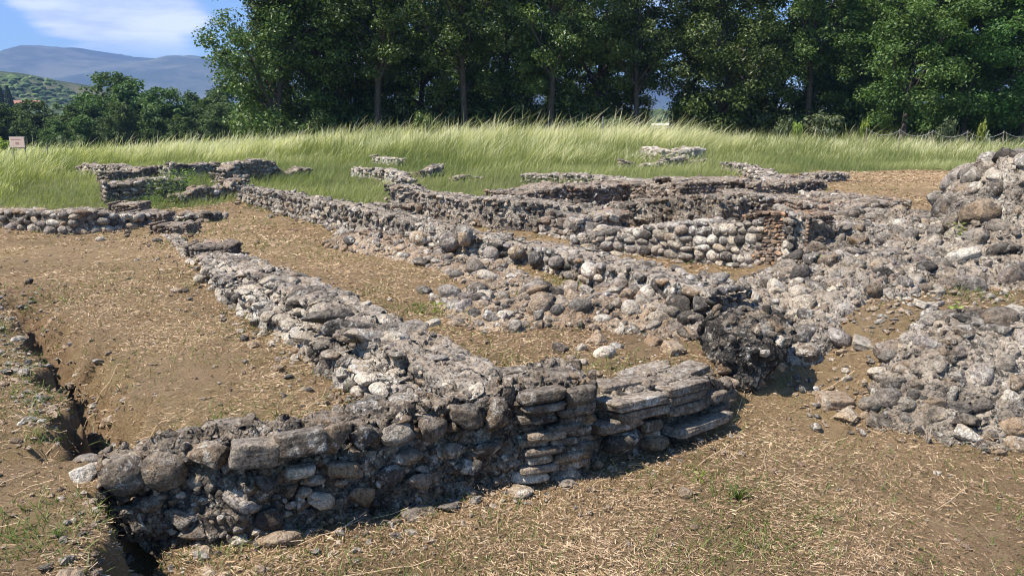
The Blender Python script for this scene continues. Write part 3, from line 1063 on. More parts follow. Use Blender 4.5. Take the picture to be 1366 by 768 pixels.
for i, (sp, th, lb, sd_) in enumerate([
    ([(1000, 262, 252), (1060, 258, 244), (1100, 252, 242)], .9, 'uppermost stepped terrace of worn brick beside the dry grass strip', 31),
    ([(985, 285, 262), (1050, 285, 260), (1110, 284, 262), (1160, 282, 264)], 1.1, 'brown brick terrace behind the brick pier', 32),
    ([(1075, 292, 276), (1140, 292, 274), (1205, 288, 272)], .8, 'dark edged brick terrace between the brick pier and the big rubble mound', 33),
    ([(1070, 305, 292), (1130, 306, 290), (1200, 304, 288)], .7, 'lowest brick terrace, topped with a row of pale cobbles', 34)]):
    W('brick_terrace', lb, sp, th, sh=.08, kind='slab', mk='brick', mort=MORTAR_B, rough=.06, fill=.92, topfill=.75, seed=sd_, small=14, step=.055, mk2='grey', mk2p=.5, minpx=7.5,
      cat='brick terrace', sname='brick', group='stepped brick terraces at the right')
W('brick_pier', 'upright brick pier of thin orange and brown courses at the centre right', [(982, 353, 290), (1008, 356, 285), (1036, 357, 285), (1060, 356, 290)], .5, sh=.05, kind='slab', mk='ochre', mort=MORTAR_B, rough=.03,
  fill=.97, topfill=.85, seed=35, step=.03, minpx=7, jit=.06, sname='brick', cat='brick pier', sink=-.05, ragged=.3)
W('stone_wall', 'dark shaded rubble wall running right from the brick pier', [(1064, 356, 292), (1095, 354, 298), (1130, 346, 302), (1175, 335, 304)], .7, sh=.11, kind='rubble', mk='grey', mort=MORTAR, rough=.07,
  fill=.8, topfill=.8, seed=36, step=.04, minpx=8, mk2='slab', mk2p=.4, small=40)

# --- far left remains in the grass
W('stone_wall', 'farthest long low wall top in the grass at left', [(104, 234, 220), (160, 238, 219), (230, 240, 220), (292, 234, 218)], 0.43, sh=.12, mk='grey', mort=MORTAR, rough=.06, fill=.9, topfill=.9, seed=41,
  step=.09, minpx=7)
W('stone_wall', 'dark cobble wall with a bright weedy right end, far left', [(150, 272, 246), (185, 270, 238), (225, 266, 236), (250, 258, 234)], 0.56, sh=.12, kind='cobble', mk='dark', mort=MORTAR_D, rough=.07, fill=.95,
  topfill=.85, seed=42, step=.08, minpx=7, mk2='grey', mk2p=.4)
W('brick_wall', 'reddish brick wall stretch in the far left grass', [(150, 246, 230), (200, 240, 224), (248, 236, 221), (290, 232, 216)], 0.43, sh=.09, kind='slab', mk='brick', mort=MORTAR_B, rough=.05, fill=.9, topfill=.8,
  seed=43, step=.08, minpx=7, sname='brick')
W('stone_wall', 'tallest heap-like wall end of the far left remains', [(305, 246, 228), (330, 243, 214), (352, 241, 212), (378, 238, 222), (415, 234, 227)], 0.56, sh=.13, mk='grey', mort=MORTAR_B, rough=.1, fill=.9, topfill=.9,
  seed=44, step=.08, minpx=7, mk2='brick', mk2p=.2)
W('stone_wall', 'crumbled wall stretch beside the bright weeds, far left', [(250, 272, 252), (280, 268, 246), (310, 262, 243), (330, 256, 240)], 0.37, sh=.13, mk='grey', mort=MORTAR_B, rough=.08, fill=.85, topfill=.8,
  seed=45, step=.08, minpx=7, mk2='earthy', mk2p=.3)
W('cobble_wall', 'dry cobble wall crossing the left edge of the straw', [(-30, 300, 280), (20, 306, 284), (60, 310, 285), (100, 311, 286), (150, 309, 286), (196, 304, 287)], 0.50, sh=.14, kind='cobble', mk='grey',
  mort=MORTAR_D, rough=.08, fill=.95, topfill=.95, seed=46, step=.06, minpx=7.5, mk2='earthy', mk2p=.3, small=12)
W('cobble_wall', 'low dark cobble line behind the brick stubs', [(205, 297, 286), (240, 297, 284), (280, 296, 284), (300, 292, 284)], 0.31, sh=.13, kind='cobble', mk='grey', mort=MORTAR_D, rough=.07, fill=.95,
  topfill=.9, seed=47, step=.07, minpx=7, mk2='earthy', mk2p=.3)
W('stone_wall', 'sunken wall top ending in pale stones in the middle of the lawn', [(468, 236, 226), (500, 240, 222), (525, 248, 228), (532, 254, 236)], 0.43, sh=.12, mk='grey', mort=MORTAR_P, rough=.06, fill=.8,
  topfill=.9, seed=48, step=.09, minpx=7, mk2='pale', mk2p=.3)
W('stone_wall', 'short wall top just beyond the sunken wall on the lawn', [(494, 218, 210), (528, 222, 213)], 0.37, sh=.12, mk='pale', mort=MORTAR_P, rough=.06, fill=.8, topfill=.9, seed=49, step=.1, minpx=6)
W('stone_wall', 'brownish wall top with a raised right end on the lawn', [(545, 240, 231), (570, 240, 229), (590, 236, 218)], 0.37, sh=.12, mk='grey', mort=MORTAR_B, rough=.06, fill=.8, topfill=.9, seed=50, step=.1, minpx=6)
W('stone_wall', 'small isolated wall top right of the brownish one on the lawn', [(612, 243, 236), (644, 240, 231)], 0.31, sh=.1, mk='grey', mort=MORTAR, rough=.06, fill=.8, topfill=.9, seed=51, step=.1, minpx=6)
W('stone_wall', 'bright white limestone wall piece in the far grass', [(846, 212, 200), (880, 214, 199), (915, 214, 200), (940, 212, 199)], 0.81, sh=.16, mk='pale', mort=MORTAR_P, rough=.05, fill=.95, topfill=1, seed=52,
  step=.1, minpx=6, kind='slab')
W('stone_wall', 'thin grey wall line right under the white limestone piece', [(836, 224, 217), (880, 222, 214), (940, 216, 208)], 0.31, sh=.12, mk='grey', mort=MORTAR, rough=.06, fill=.9, topfill=.9, seed=53, step=.1, minpx=6)
W('stone_wall', 'curving grey wall top bounding the grass knoll on its right', [(962, 224, 217), (990, 230, 222), (1012, 242, 230), (1020, 252, 240)], 0.56, sh=.12, mk='grey', mort=MORTAR, rough=.05, fill=.9, topfill=.9,
  seed=54, step=.1, minpx=6)
W('stone_wall', 'long flat wall top leading right along the edge of the tall grass', [(1020, 244, 235), (1070, 242, 234), (1130, 239, 233)], 0.50, sh=.1, mk='grey', mort=MORTAR, rough=.05, fill=.9, topfill=.9, seed=55,
  step=.1, minpx=6, kind='slab')

# --- collapsed stones in the middle
mound('collapsed_wall', 'low spill of pale cobbles crossing the middle of the straw', [
    (-2.35, 12.4, .20, -1.3, 11.4, .15, .15, .4), (-1.2, 11.2, .09, -.35, 9.9, .10, .08, .35), (-.35, 9.9, .12, .0, 9.2, .10, .1, .3)], (-3.1, .6, 8.5, 13.2), .05,
      (.03, .10), 90, 'grey', EARTHM, .05, 'rubble', 61, 'rubble heap', 'earthy', .3, small=60, bigfrac=.4, emb=.0, cob=.4)
mound('collapsed_wall', 'heap of dark and pale fallen stones against the foot of the long middle wall', [
    (-.1, 7.8, .06, .75, 8.1, .11, .1, .4), (.6, 8.1, .20, 1.7, 7.75, .26, .2, .5), (-.45, 8.6, .07, -.1, 7.9, .08, .1, .3)], (-.9, 2.3, 7.0, 8.8), .035,
      (.035, .12), 80, 'grey', EARTHM, .05, 'rubble', 62, 'rubble heap', 'dark', .35, small=60, bigfrac=.45, emb=-.1, cob=.4)
# sloping mortared mass right of centre
mound('ruined_masonry', 'broad sloping mass of mortared rubble right of centre, between brick pier and black lump', [
    (1.85, 7.7, .26, 2.7, 7.85, .22, .25, .4), (2.6, 7.6, .16, 3.3, 8.1, .16, .25, .35), (2.3, 8.2, .16, 3.2, 8.35, .14, .4, .45), (3.75, 8.6, .16, 4.5, 9.6, .34, .35, .6),
    (2.45, 6.95, .14, 2.6, 7.0, .14, .12, .22), (4.2, 9.9, .34, 5.0, 10.2, .40, .35, .6), (3.4, 8.2, .1, 4.3, 8.5, .12, .3, .4)], (1.0, 5.9, 6.2, 11.2), .03,
      (.018, .14), 480, 'grey', MORTAR, .11, 'rubble', 63, 'ruined masonry', 'dark', .2, small=60, bigfrac=.30, emb=.22, cob=.05)
# big rubble mound at the right edge
mound('rubble_mound', 'tall rough rubble mound at the right edge, highest of the ruins', [
    (6.0, 9.2, 1.16, 7.8, 9.4, 1.16, .3, .42), (5.55, 9.3, .85, 7.6, 9.2, .9, .2, .36), (5.6, 8.9, .50, 7.5, 8.6, .7, .25, .7), (6.1, 9.8, 1.05, 7.8, 10.1, 1.05, .4, .6),
    (5.2, 9.5, .35, 5.5, 9.4, .5, .12, .3), (5.0, 8.5, .12, 5.8, 8.2, .25, .2, .45)],
      (4.5, 8.4, 7.2, 11.0), .04, (.02, .19), 420, 'grey', MORTAR, .12, 'rubble', 64, 'rubble mound', 'dark', .25, small=60, bigfrac=.36, emb=.12, cob=.1)
# low rubble bank at the lower right
mound('rubble_bank', 'low mortared rubble bank at the lower right with loose pale cobbles at its foot', [
    (3.15, 5.95, .06, 3.5, 5.9, .13, .08, .25), (3.4, 5.95, .13, 4.9, 5.6, .20, .2, .27), (3.7, 6.2, .10, 4.9, 6.05, .14, .2, .35)],
      (2.6, 5.5, 4.9, 7.2), .02, (.012, .11), 1000, 'grey', MORTAR, .07, 'rubble', 65, 'rubble bank', 'dark', .2, small=200, bigfrac=.3, emb=.2, cob=.05)


# --- the black lump
MORTAR_K = mortar_mat('black_conglomerate', (.025, .024, .024), (.045, .043, .042), (.085, .08, .076), 34., .3)
def lump(name, label, px, py, wp, hp, mk, mort, seed, dense=60, cat='boulder'):
    g = G(px, py + hp * .5)
    s = camdepth(g[1], g[2]) / FPX
    rx, rz = wp * s / 2, hp * s / 2
    v, f = ICO[5]
    e = 3.2
    d = v * ((np.abs(v) ** e).sum(1) ** (-1 / e))[:, None]
    p = d * np.array([rx, rx * .78, rz])
    rp = np.random.default_rng(seed + 5)
    for _ in range(12):
        nn = rp.normal(size=3); nn /= np.linalg.norm(nn)
        lim_ = rx * rp.uniform(.74, .95)
        ex_ = np.maximum(0, p @ nn - lim_)
        p = p - ex_[:, None] * nn * .9
    p += np.stack([fbm(p * 6 + 3 * k + seed, 5, seed + k, .6) for k in range(3)], 1) * .11
    p += d * (fbm(p * 16 + seed, 3, seed + 7, .6, True) * .025)[:, None]
    p[:, 0] *= 1 + .16 * (p[:, 2] / rz)
    loc = (g[0], g[1] + rx * .6, g[2] + rz * .88)
    root = empty(name, (loc[0], loc[1], g[2]), label, cat)
    me = mesh_np('lump_body', p + np.array([0, 0, rz * .88]), f, [mort])
    link('body', me, root)
    st = Stones(root)
    r = np.random.default_rng(seed)
    k = r.choice(len(p), dense, replace=False)
    for i in k:
        sz = r.uniform(.012, .065)
        M = rotm(r.normal(size=3), d[i], 0, .3, r)
        q = p[i] + np.array(loc)
        st.add(q, M, (sz * 1.2, sz * .7, sz), 'rubble', mk if r.random() < .65 else 'grey')
    st.build(8)
    return root


lump('black_boulder', 'black pitted conglomerate lump casting a deep shadow, right of centre', 1000, 466, 108, 104, 'dark', MORTAR_K, 71, 110)


# ================================================================= LOOSE STONES
def loose(px, py, wp, hp, label, kind='cobble', mk='grey', dep=.8, sink=.3, group=None, name='loose_stone'):
    g = G(px, py + hp * .25)
    s = camdepth(g[1], g[2]) / FPX
    a, c = wp * s / 2, hp * s / 2
    lod = 4 if wp > 24 else 3
    me = pool(kind, lod, mk)[rng.integers(len(pool(kind, lod, mk)))]
    o = link(name, me)
    z = on_top(g[0], g[1])
    M = (Matrix.Rotation(rng.normal() * .4, 3, 'Z') @ Matrix.Rotation(rng.normal() * .2, 3, 'X') @ Matrix.Rotation(rng.normal() * .2, 3, 'Y')).to_4x4() @ Matrix.Diagonal((a, a * dep, c, 1))
    M.translation = (g[0], g[1], z + c * (1 - 2 * sink) * .9)
    o.matrix_world = M
    return tag(o, label, 'stone', group)


for a in [
    (267, 374, 18, 14, 'pale grey round cobble lying on the straw left of the diagonal wall', 'cobble', 'pale'),
    (236, 388, 16, 10, 'small brown broken stone touching a grey pointed one on the straw', 'rubble', 'earthy'),
    (246, 386, 14, 12, 'small grey pointed stone touching the brown one on the straw', 'rubble', 'grey'),
    (133, 318, 13, 8, 'small white stone alone in front of the left cobble wall', 'cobble', 'pale'),
    (281, 377, 9, 6, 'tiny white chip between round cobble and diagonal wall', 'rubble', 'pale'),
    (806, 471, 34, 22, 'smooth pale grey cobble in the middle of the trampled soil', 'cobble', 'pale'),
    (822, 462, 22, 16, 'darker stone leaning behind the smooth pale cobble', 'rubble', 'grey'),
    (774, 465, 18, 14, 'cream coloured stone left of the smooth pale cobble', 'rubble', 'pale'),
    (798, 450, 40, 22, 'wide brownish stone above the smooth pale cobble', 'rubble', 'earthy'),
    (748, 463, 22, 12, 'reddish flat tile fragment on the soil', 'slab', 'brick'),
    (870, 440, 24, 14, 'flat white stone below the heap of dark stones', 'rubble', 'pale'),
    (878, 456, 32, 16, 'long flat pale brown stone right of the smooth cobble', 'slab', 'earthy'),
    (898, 467, 30, 18, 'tilted tan slab nearest the black lump', 'slab', 'earthy'),
    (916, 440, 28, 20, 'grey rounded stone left of the black lump', 'cobble', 'grey'),
    (886, 417, 42, 28, 'big dark cobble at the foot of the long middle wall', 'cobble', 'dark'),
    (720, 420, 40, 30, 'dark oval boulder in the middle of the fallen stones', 'cobble', 'dark'),
    (716, 398, 44, 22, 'broad grey cobble on top of the dark oval boulder', 'cobble', 'grey'),
    (674, 428, 24, 14, 'cream angular stone left of the dark oval boulder', 'rubble', 'pale'),
    (652, 424, 34, 14, 'reddish earth coloured block beside the cream stone', 'rubble', 'earthy'),
    (750, 495, 32, 18, 'pale stone half buried behind the dark front wall', 'cobble', 'pale'),
    (776, 484, 16, 12, 'little cream pebble behind the front wall', 'cobble', 'pale'),
    (838, 418, 30, 22, 'dark angular stone with a deep shadow under it', 'rubble', 'dark'),
    (855, 420, 20, 18, 'reddish stone next to the dark angular one', 'rubble', 'earthy'),
    (822, 414, 34, 16, 'pale split slab left of the dark angular stone', 'rubble', 'pale'),
    (632, 366, 34, 24, 'dark hollow looking block in the spill of cobbles', 'rubble', 'dark'),
    (650, 375, 30, 16, 'bluish white cobble beside the dark hollow block', 'cobble', 'pale'),
    (562, 352, 26, 16, 'dark block at the near end of the cobble spill', 'rubble', 'dark'),
    (459, 324, 18, 9, 'light round cobble at the far tip of the cobble spill', 'cobble', 'pale'),
    (566, 386, 24, 14, 'grey cobble right below the green weed patch row', 'cobble', 'grey'),
    (600, 396, 34, 22, 'pale rounded stone at the near end of the cobble spill', 'cobble', 'grey'),
    (576, 430, 22, 10, 'flat grey stone on straw right of the diagonal wall', 'slab', 'grey'),
    (604, 430, 24, 12, 'brownish stone beside the flat grey one', 'rubble', 'earthy'),
    (1163, 534, 38, 22, 'white grey smooth boulder at the foot of the lower right bank', 'cobble', 'pale'),
    (1206, 544, 28, 22, 'bluish white angular stone right of the smooth boulder', 'rubble', 'pale'),
    (1133, 553, 44, 26, 'brown wedge of stone jutting from the soil', 'rubble', 'earthy'),
    (1112, 535, 44, 20, 'long flat brown slab leaning behind the wedge', 'slab', 'earthy'),
    (1172, 560, 32, 14, 'flat brown stone lying before the smooth boulder', 'slab', 'slab'),
    (1243, 549, 34, 22, 'tan stone at the toe of the lower right bank', 'rubble', 'earthy'),
    (1290, 572, 48, 22, 'flat grey brown slab under the lower right bank', 'rubble', 'slab'),
    (1352, 578, 40, 26, 'pale brown rounded boulder at the right picture edge', 'cobble', 'earthy'),
    (1188, 520, 30, 20, 'dark shiny cobble above the smooth boulder', 'cobble', 'dark'),
    (1170, 495, 30, 12, 'cream flat stone at the top left of the lower right bank', 'cobble', 'pale'),
    (1129, 500, 16, 12, 'small bright white stone on bare soil right of the black lump', 'rubble', 'pale'),
    (1128, 491, 12, 9, 'tiny white pebble touching the bright white stone', 'cobble', 'pale'),
    (1152, 455, 30, 12, 'pink white flat stone on the path between the rubble masses', 'slab', 'pale'),
    (1187, 464, 36, 16, 'flat reddish tile on the soil between the rubble masses', 'slab', 'brick'),
    (1076, 475, 36, 26, 'round brown cobble just right of the black lump', 'cobble', 'slab'),
    (1062, 433, 30, 14, 'bright white cobble on top behind the black lump', 'cobble', 'pale'),
    (1248, 388, 26, 16, 'pale grey cobble on the slope below the tall mound', 'cobble', 'pale'),
    (1273, 363, 34, 20, 'bluish grey stone at the foot of the tall mound', 'rubble', 'grey'),
    (1298, 422, 30, 22, 'near black rounded stone on the weedy soil at right', 'cobble', 'dark'),
    (1330, 438, 50, 28, 'brown boulder at the right behind the lower bank', 'cobble', 'slab'),
    (1290, 438, 50, 24, 'grey white lichened boulder left of the brown one', 'rubble', 'grey'),
    (1350, 425, 40, 16, 'pale slab behind the brown boulder', 'slab', 'pale'),
    (1262, 424, 32, 14, 'rust red stone among weeds behind the lower bank', 'slab', 'brick'),
    (1232, 405, 26, 10, 'white cracked flat stone near the weeds at right', 'slab', 'pale'),
    (913, 657, 24, 18, 'tan triangular stone alone on the foreground straw', 'rubble', 'earthy'),
    (926, 700, 14, 8, 'small light stone below the tan triangular one', 'cobble', 'earthy'),
    (1250, 631, 12, 9, 'tiny white chip on the foreground straw at right', 'rubble', 'pale'),
    (966, 556, 20, 12, 'light tan stone at the right foot of the slab block', 'rubble', 'earthy'),
    (372, 716, 64, 24, 'smooth half buried brown boulder at the foot of the front wall', 'cobble', 'earthy'),
    (480, 694, 40, 18, 'dark leaf shaped stone leaning at the front wall foot', 'rubble', 'dark'),
    (560, 678, 60, 18, 'flat grey slab at the foot of the front wall', 'rubble', 'slab'),
    (600, 672, 40, 14, 'narrow grey stone beside the flat slab at the front wall', 'rubble', 'grey'),
    (692, 655, 40, 18, 'pale buried stone under the right part of the front wall', 'cobble', 'grey'),
    (112, 626, 46, 26, 'rough pale grey stone at the left tip of the front wall', 'rubble', 'grey'),
    (115, 603, 40, 18, 'flat purple grey stone behind the left tip of the front wall', 'cobble', 'grey'),
    (345, 764, 20, 12, 'light stone at the bottom edge of the picture', 'cobble', 'earthy'),
    (94, 509, 14, 8, 'pale pebble on the right rim of the trench', 'rubble', 'pale'),
    (104, 556, 18, 14, 'brown clod like stone inside the near end of the trench', 'rubble', 'earthy'),
    (38, 378, 14, 8, 'grey stone at the far tip of the trench', 'rubble', 'grey'),
]:
    loose(*a)

# ================================================================= GROUND COVER
def blades(name, x, y, z, h, wd, lean_az, lean, tone0, tone1, material, head=0.0, bend=.5):
    """ribbon blades: base pair, middle pair, upper pair, tip"""
    n = len(x)
    r = rng
    fa = r.uniform(0, 2 * math.pi, n)
    wx, wy = np.cos(fa) * wd / 2, np.sin(fa) * wd / 2
    lx, ly = np.cos(lean_az) * lean * h, np.sin(lean_az) * lean * h
    B = np.stack([x, y, z - .01], 1)
    def pt(f):
        return B + np.stack([lx * f ** (1 + bend), ly * f ** (1 + bend), h * f * (1 - .25 * np.minimum(lean, 1.2) * f)], 1)
    Wv = np.stack([wx, wy, wx * 0], 1)
    p1, p2, p3 = pt(.42), pt(.78), pt(1.0)
    V = np.stack([B - Wv, B + Wv, p1 - Wv * .8, p1 + Wv * .8, p2 - Wv * (.6 + head), p2 + Wv * (.6 + head), p3], 1)
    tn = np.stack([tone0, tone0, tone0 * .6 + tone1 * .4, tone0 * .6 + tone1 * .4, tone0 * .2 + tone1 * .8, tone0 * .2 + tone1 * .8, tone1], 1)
    b = (np.arange(n) * 7)[:, None]
    q = np.concatenate([b + [0, 1, 3, 2], b + [2, 3, 5, 4]])
    tr = b + [4, 5, 6]
    me = mesh_np(name, V.reshape(-1, 3), [q, tr], [material], True, {'tone': tn.ravel()})
    o = link(name, me)
    o['kind'] = 'stuff'
    return o


def wedge(n, y0, y1, pw=1.0, margin=1.5, k=.72):
    """points on the ground with a density that falls with distance"""
    u = rng.random(n)
    if pw == 1.0:
        y = y0 * (y1 / y0) ** u
    else:
        y = (y0 ** (1 - pw) + u * (y1 ** (1 - pw) - y0 ** (1 - pw))) ** (1 / (1 - pw))
    x = (rng.random(n) * 2 - 1) * (k * y + margin)
    return x, y


# dry cut straw lying on the soil
N = 600000
x, y = wedge(N, 2.9, 31)
gz = green_zone(x, y)
dn = fbm2(x * 1.6, y * 1.6, 4, 31)
dT_, _, _ = polydist(x, y, TR)
front = S((5.2 - y) / 1) * S((x + 1) / 2)
keep = (rng.random(N) < np.clip(.70 + 1.1 * dn + 1.0 * fbm2(x * .45, y * .45, 3, 32) - .15 * front, .10, 1)) & (gz < .6) & (rng.random(N) > .75 * np.exp(-(dT_ / .12) ** 2))
x, y, dn = x[keep], y[keep], dn[keep]
n = len(x)
z = T(x, y)
az = rng.uniform(0, 2 * math.pi, n) * .75 + fbm2(x * .7, y * .7, 2, 33) * 3
L = rng.gamma(2.0, .0105, n) + .007
L *= np.maximum(1, y / 8) ** .6
wd = rng.uniform(.0018, .0038, n) * np.maximum(1, y / 5.2)
tl = rng.normal(0, .22, n)
dx, dy = np.cos(az), np.sin(az)
lift = rng.exponential(1., n) * (.008 + .035 * np.clip(fbm2(x * 5, y * 5, 3, 39), 0, 1)) + .003
A = np.stack([x - dx * L / 2, y - dy * L / 2, z + lift - np.sin(tl) * L / 2], 1)
Bq = np.stack([x + dx * L / 2, y + dy * L / 2, z + lift + np.sin(tl) * L / 2], 1)
bow = rng.normal(0, .07, n) * L
Mq = (A + Bq) / 2 + np.stack([-dy * bow, dx * bow, np.abs(bow) * .5], 1)
s_ = np.stack([-dy * wd / 2, dx * wd / 2, rng.normal(0, .35, n) * wd], 1)
V = np.stack([A - s_ * .7, A + s_ * .7, Bq + s_, Bq - s_], 1).reshape(-1, 3)
q = np.arange(n * 4).reshape(-1, 4)
tone = np.clip(rng.beta(1.1, 1.5, n) + .30 * dn, 0, 1)
me = mesh_np('cut_straw', V, q, [STRAW], True, {'tone': np.repeat(tone, 4)})
tag(link('cut_straw', me), kind='stuff')

# long single stalks left by the mower
n = 170
x, y = wedge(n, 3.1, 11)
V, q, tn = [], [], []
for k in range(n):
    a = rng.uniform(0, math.pi); L = rng.uniform(.18, .55); w = .0018 * max(1, y[k] / 6)
    c = rng.normal(0, .25)
    ts = np.linspace(0, 1, 6)
    px_ = x[k] + np.cos(a) * L * (ts - .5) - np.sin(a) * c * L * (ts - .5) ** 2
    py_ = y[k] + np.sin(a) * L * (ts - .5) + np.cos(a) * c * L * (ts - .5) ** 2
    pz_ = T(px_, py_) + .02 + .03 * ts * rng.random()
    o_ = len(V)
    for i in range(6):
        V.append((px_[i] + np.sin(a) * w, py_[i] - np.cos(a) * w, pz_[i])); V.append((px_[i] - np.sin(a) * w, py_[i] + np.cos(a) * w, pz_[i] + w))
        tn += [.7, .7]
    for i in range(5):
        q.append((o_ + 2 * i, o_ + 2 * i + 1, o_ + 2 * i + 3, o_ + 2 * i + 2))
tag(link('long_straw', mesh_np('long_straw', V, np.array(q), [STRAW], True, {'tone': tn})), kind='stuff')

# clods and grit
n = 10000
x, y = wedge(n, 2.95, 17)
dT_, _, _ = polydist(x, y, TR)
pr = .25 + .6 * np.clip(fbm2(x * .9, y * .9, 3, 35) + .3, 0, 1) + .8 * np.exp(-(dT_ / .5) ** 2) + .9 * np.exp(-((x - .7) ** 2 / 1.2 + (y - 7.2) ** 2 / .7)) + .6 * S((x - 1.2) / 2) * S((9 - y) / 3)
keep = (rng.random(n) < pr * .8) & (green_zone(x, y) < .5)
x, y = x[keep], y[keep]; n = len(x)
z = T(x, y)
v, f = ICO[1]
sz = rng.gamma(1.7, .0042, n) + .003
sz *= np.maximum(1, y / 9)
d = v[None] * (1 + .35 * (rng.random((n, len(v), 1)) - .5)) * sz[:, None, None] * np.stack([rng.uniform(.8, 1.5, n), rng.uniform(.8, 1.3, n), rng.uniform(.5, .9, n)], 1)[:, None]
V = (d + np.stack([x, y, z + sz * .3], 1)[:, None]).reshape(-1, 3)
ff = (f[None] + (np.arange(n) * len(v))[:, None, None]).reshape(-1, 3)
tag(link('soil_clods', mesh_np('soil_clods', V, ff, [EARTHM], False, {'tone': np.repeat(rng.random(n), len(v))})), kind='stuff')

# broken bits washed out along the feet of the walls
for (ax_, ay_), (bx_, by_) in list(zip(TR[:-1], TR[1:])) + [((-2.14, 4.12), (-1.75, 3.2))]:
    for q_ in np.linspace(0, 1, 40):
        for s_ in (-.12, .26):
            L_ = math.hypot(bx_ - ax_, by_ - ay_)
            FEET.append((ax_ + (bx_ - ax_) * q_ - (by_ - ay_) / L_ * s_, ay_ + (by_ - ay_) * q_ + (bx_ - ax_) / L_ * s_, 0, 0))
FE = np.array(FEET)
n = 9000
k_ = rng.integers(len(FE), size=n)
of = np.abs(rng.normal(0, .22, n))
x = FE[k_, 0] + FE[k_, 2] * of + rng.normal(0, .09, n)
y = FE[k_, 1] + FE[k_, 3] * of + rng.normal(0, .09, n)
ex = rng.random(n) < .22                                 # and strewn over the weedy soil at the right
x = np.where(ex, rng.uniform(2.3, 5.6, n), x); y = np.where(ex, rng.uniform(5.7, 8.4, n), y)
keep = (y > 3) & (y < 24) & (rng.random(n) < 7 / np.maximum(y, 5))
x, y = x[keep], y[keep]; n = len(x)
z = T(x, y)
sz = np.minimum(.06, rng.gamma(1.6, .008, n) + .006) * np.maximum(1, y / 10)
vs_, fs_, tn_, off = [], [], [], 0
for i in range(n):
    v_, f_ = rv('rubble', 2 if sz[i] > .03 else 1, int(rng.integers(7)))
    M_ = np.array(Matrix.Rotation(rng.uniform(0, 6.28), 3, 'Z') @ Matrix.Rotation(rng.normal() * .5, 3, 'X'))
    vs_.append((v_ * np.array([1.2, .9, .65]) * sz[i]) @ M_.T + np.array([x[i], y[i], z[i] + sz[i] * .25])); fs_.append(f_ + off); off += len(v_)
    tn_.append(np.full(len(v_), rng.random()))
me = mesh_np('stone_chips', np.concatenate(vs_), np.concatenate(fs_), [MATS['greyJ'], MATS['earthyJ']], False, {'tone': np.concatenate(tn_)})
cnt = np.array([len(f_) for f_ in fs_])
me.polygons.foreach_set('material_index', np.repeat((rng.random(n) < .45).astype(np.int32), cnt))
tag(link('stone_chips', me), kind='stuff')

# sparse green sprouts in the straw
n = 120000
x, y = wedge(n, 3.0, 22)
pn = fbm2(x * .8, y * .8, 3, 37) + .35 * fbm2(x * 4, y * 4, 2, 38)
spots = [(560, 418, .5), (600, 412, .35), (985, 655, .3), (935, 625, .2), (1000, 720, .4), (820, 490, .3), (60, 700, .35), (100, 580, .25), (40, 540, .3), (960, 640, .25), (300, 560, .3), (690, 490, .3),
         (740, 375, .35), (1230, 355, .3), (500, 390, .3), (320, 330, .5), (20, 400, .5), (1290, 395, .4), (700, 395, .3), (890, 385, .3), (860, 640, .2), (1090, 690, .25)]
bo = np.zeros(n)
for a, b_, rr in spots:
    g = G(a, b_)
    bo = np.maximum(bo, np.exp(-((x - g[0]) ** 2 + (y - g[1]) ** 2) / rr ** 2))
keep = (rng.random(n) < np.clip((pn + .02) * 1.1, 0.04, .6) + .75 * bo) & (green_zone(x, y) < .5)
x, y, bo = x[keep], y[keep], bo[keep]
k_ = rng.integers(len(FE), size=9000)
of = np.abs(rng.normal(0, .12, 9000)) + .02
fx_ = FE[k_, 0] + FE[k_, 2] * of + rng.normal(0, .04, 9000); fy_ = FE[k_, 1] + FE[k_, 3] * of + rng.normal(0, .04, 9000)
kk = (fbm2(fx_ * 1.7, fy_ * 1.7, 3, 48) > .12) & (fy_ > 3)
x = np.concatenate([x, fx_[kk]]); y = np.concatenate([y, fy_[kk]]); bo = np.concatenate([bo, np.full(kk.sum(), .9)])
n = len(x)
tt_ = rng.random(n)
blades('green_sprouts', x, y, T(x, y), rng.gamma(2.5, .014, n) + .015 + .02 * bo, rng.uniform(.004, .008, n) * np.maximum(1, y / 6), rng.uniform(0, 6.28, n), rng.uniform(.3, 1.6, n), tt_ * .5, .3 + tt_ * .6, WEED)

# ---- living grass
def gtall(x, y):
    """height of the standing grass"""
    a = x / np.maximum(y, 1) * FPX + 683
    st_ = np.interp(a, [-200, 0, 130, 420, 560, 700, 1000, 1100, 1240, 1500], [15, 16, 31, 30, 26, 25, 31, 30.5, 30.5, 24])
    return S((y - st_) / 7)


n = 130000
x, y = wedge(n, 14.5, 33, 1.0, 3, .70)
gz = green_zone(x, y)
keep = rng.random(n) < gz * np.clip(.75 + .8 * fbm2(x * .45, y * .45, 3, 41), .25, 1)
x, y = x[keep], y[keep]; n = len(x)
lh = .09 + .10 * S((y - 19) / 5) + .10 * np.clip(fbm2(x * .5, y * .5, 3, 42) + .5, 0, 1) + .25 * gtall(x, y)
h = lh * rng.uniform(.6, 1.5, n)
dry = np.clip(.40 + .6 * fbm2(x * .35, y * .35, 3, 43) + rng.normal(0, .15, n), 0, 1)
blades('lawn_grass', x, y, T(x, y), h, rng.uniform(.007, .011, n) * y / 20, rng.normal(.3, .9, n), rng.uniform(.2, .9, n), dry * .5, dry * .9, GRASS)

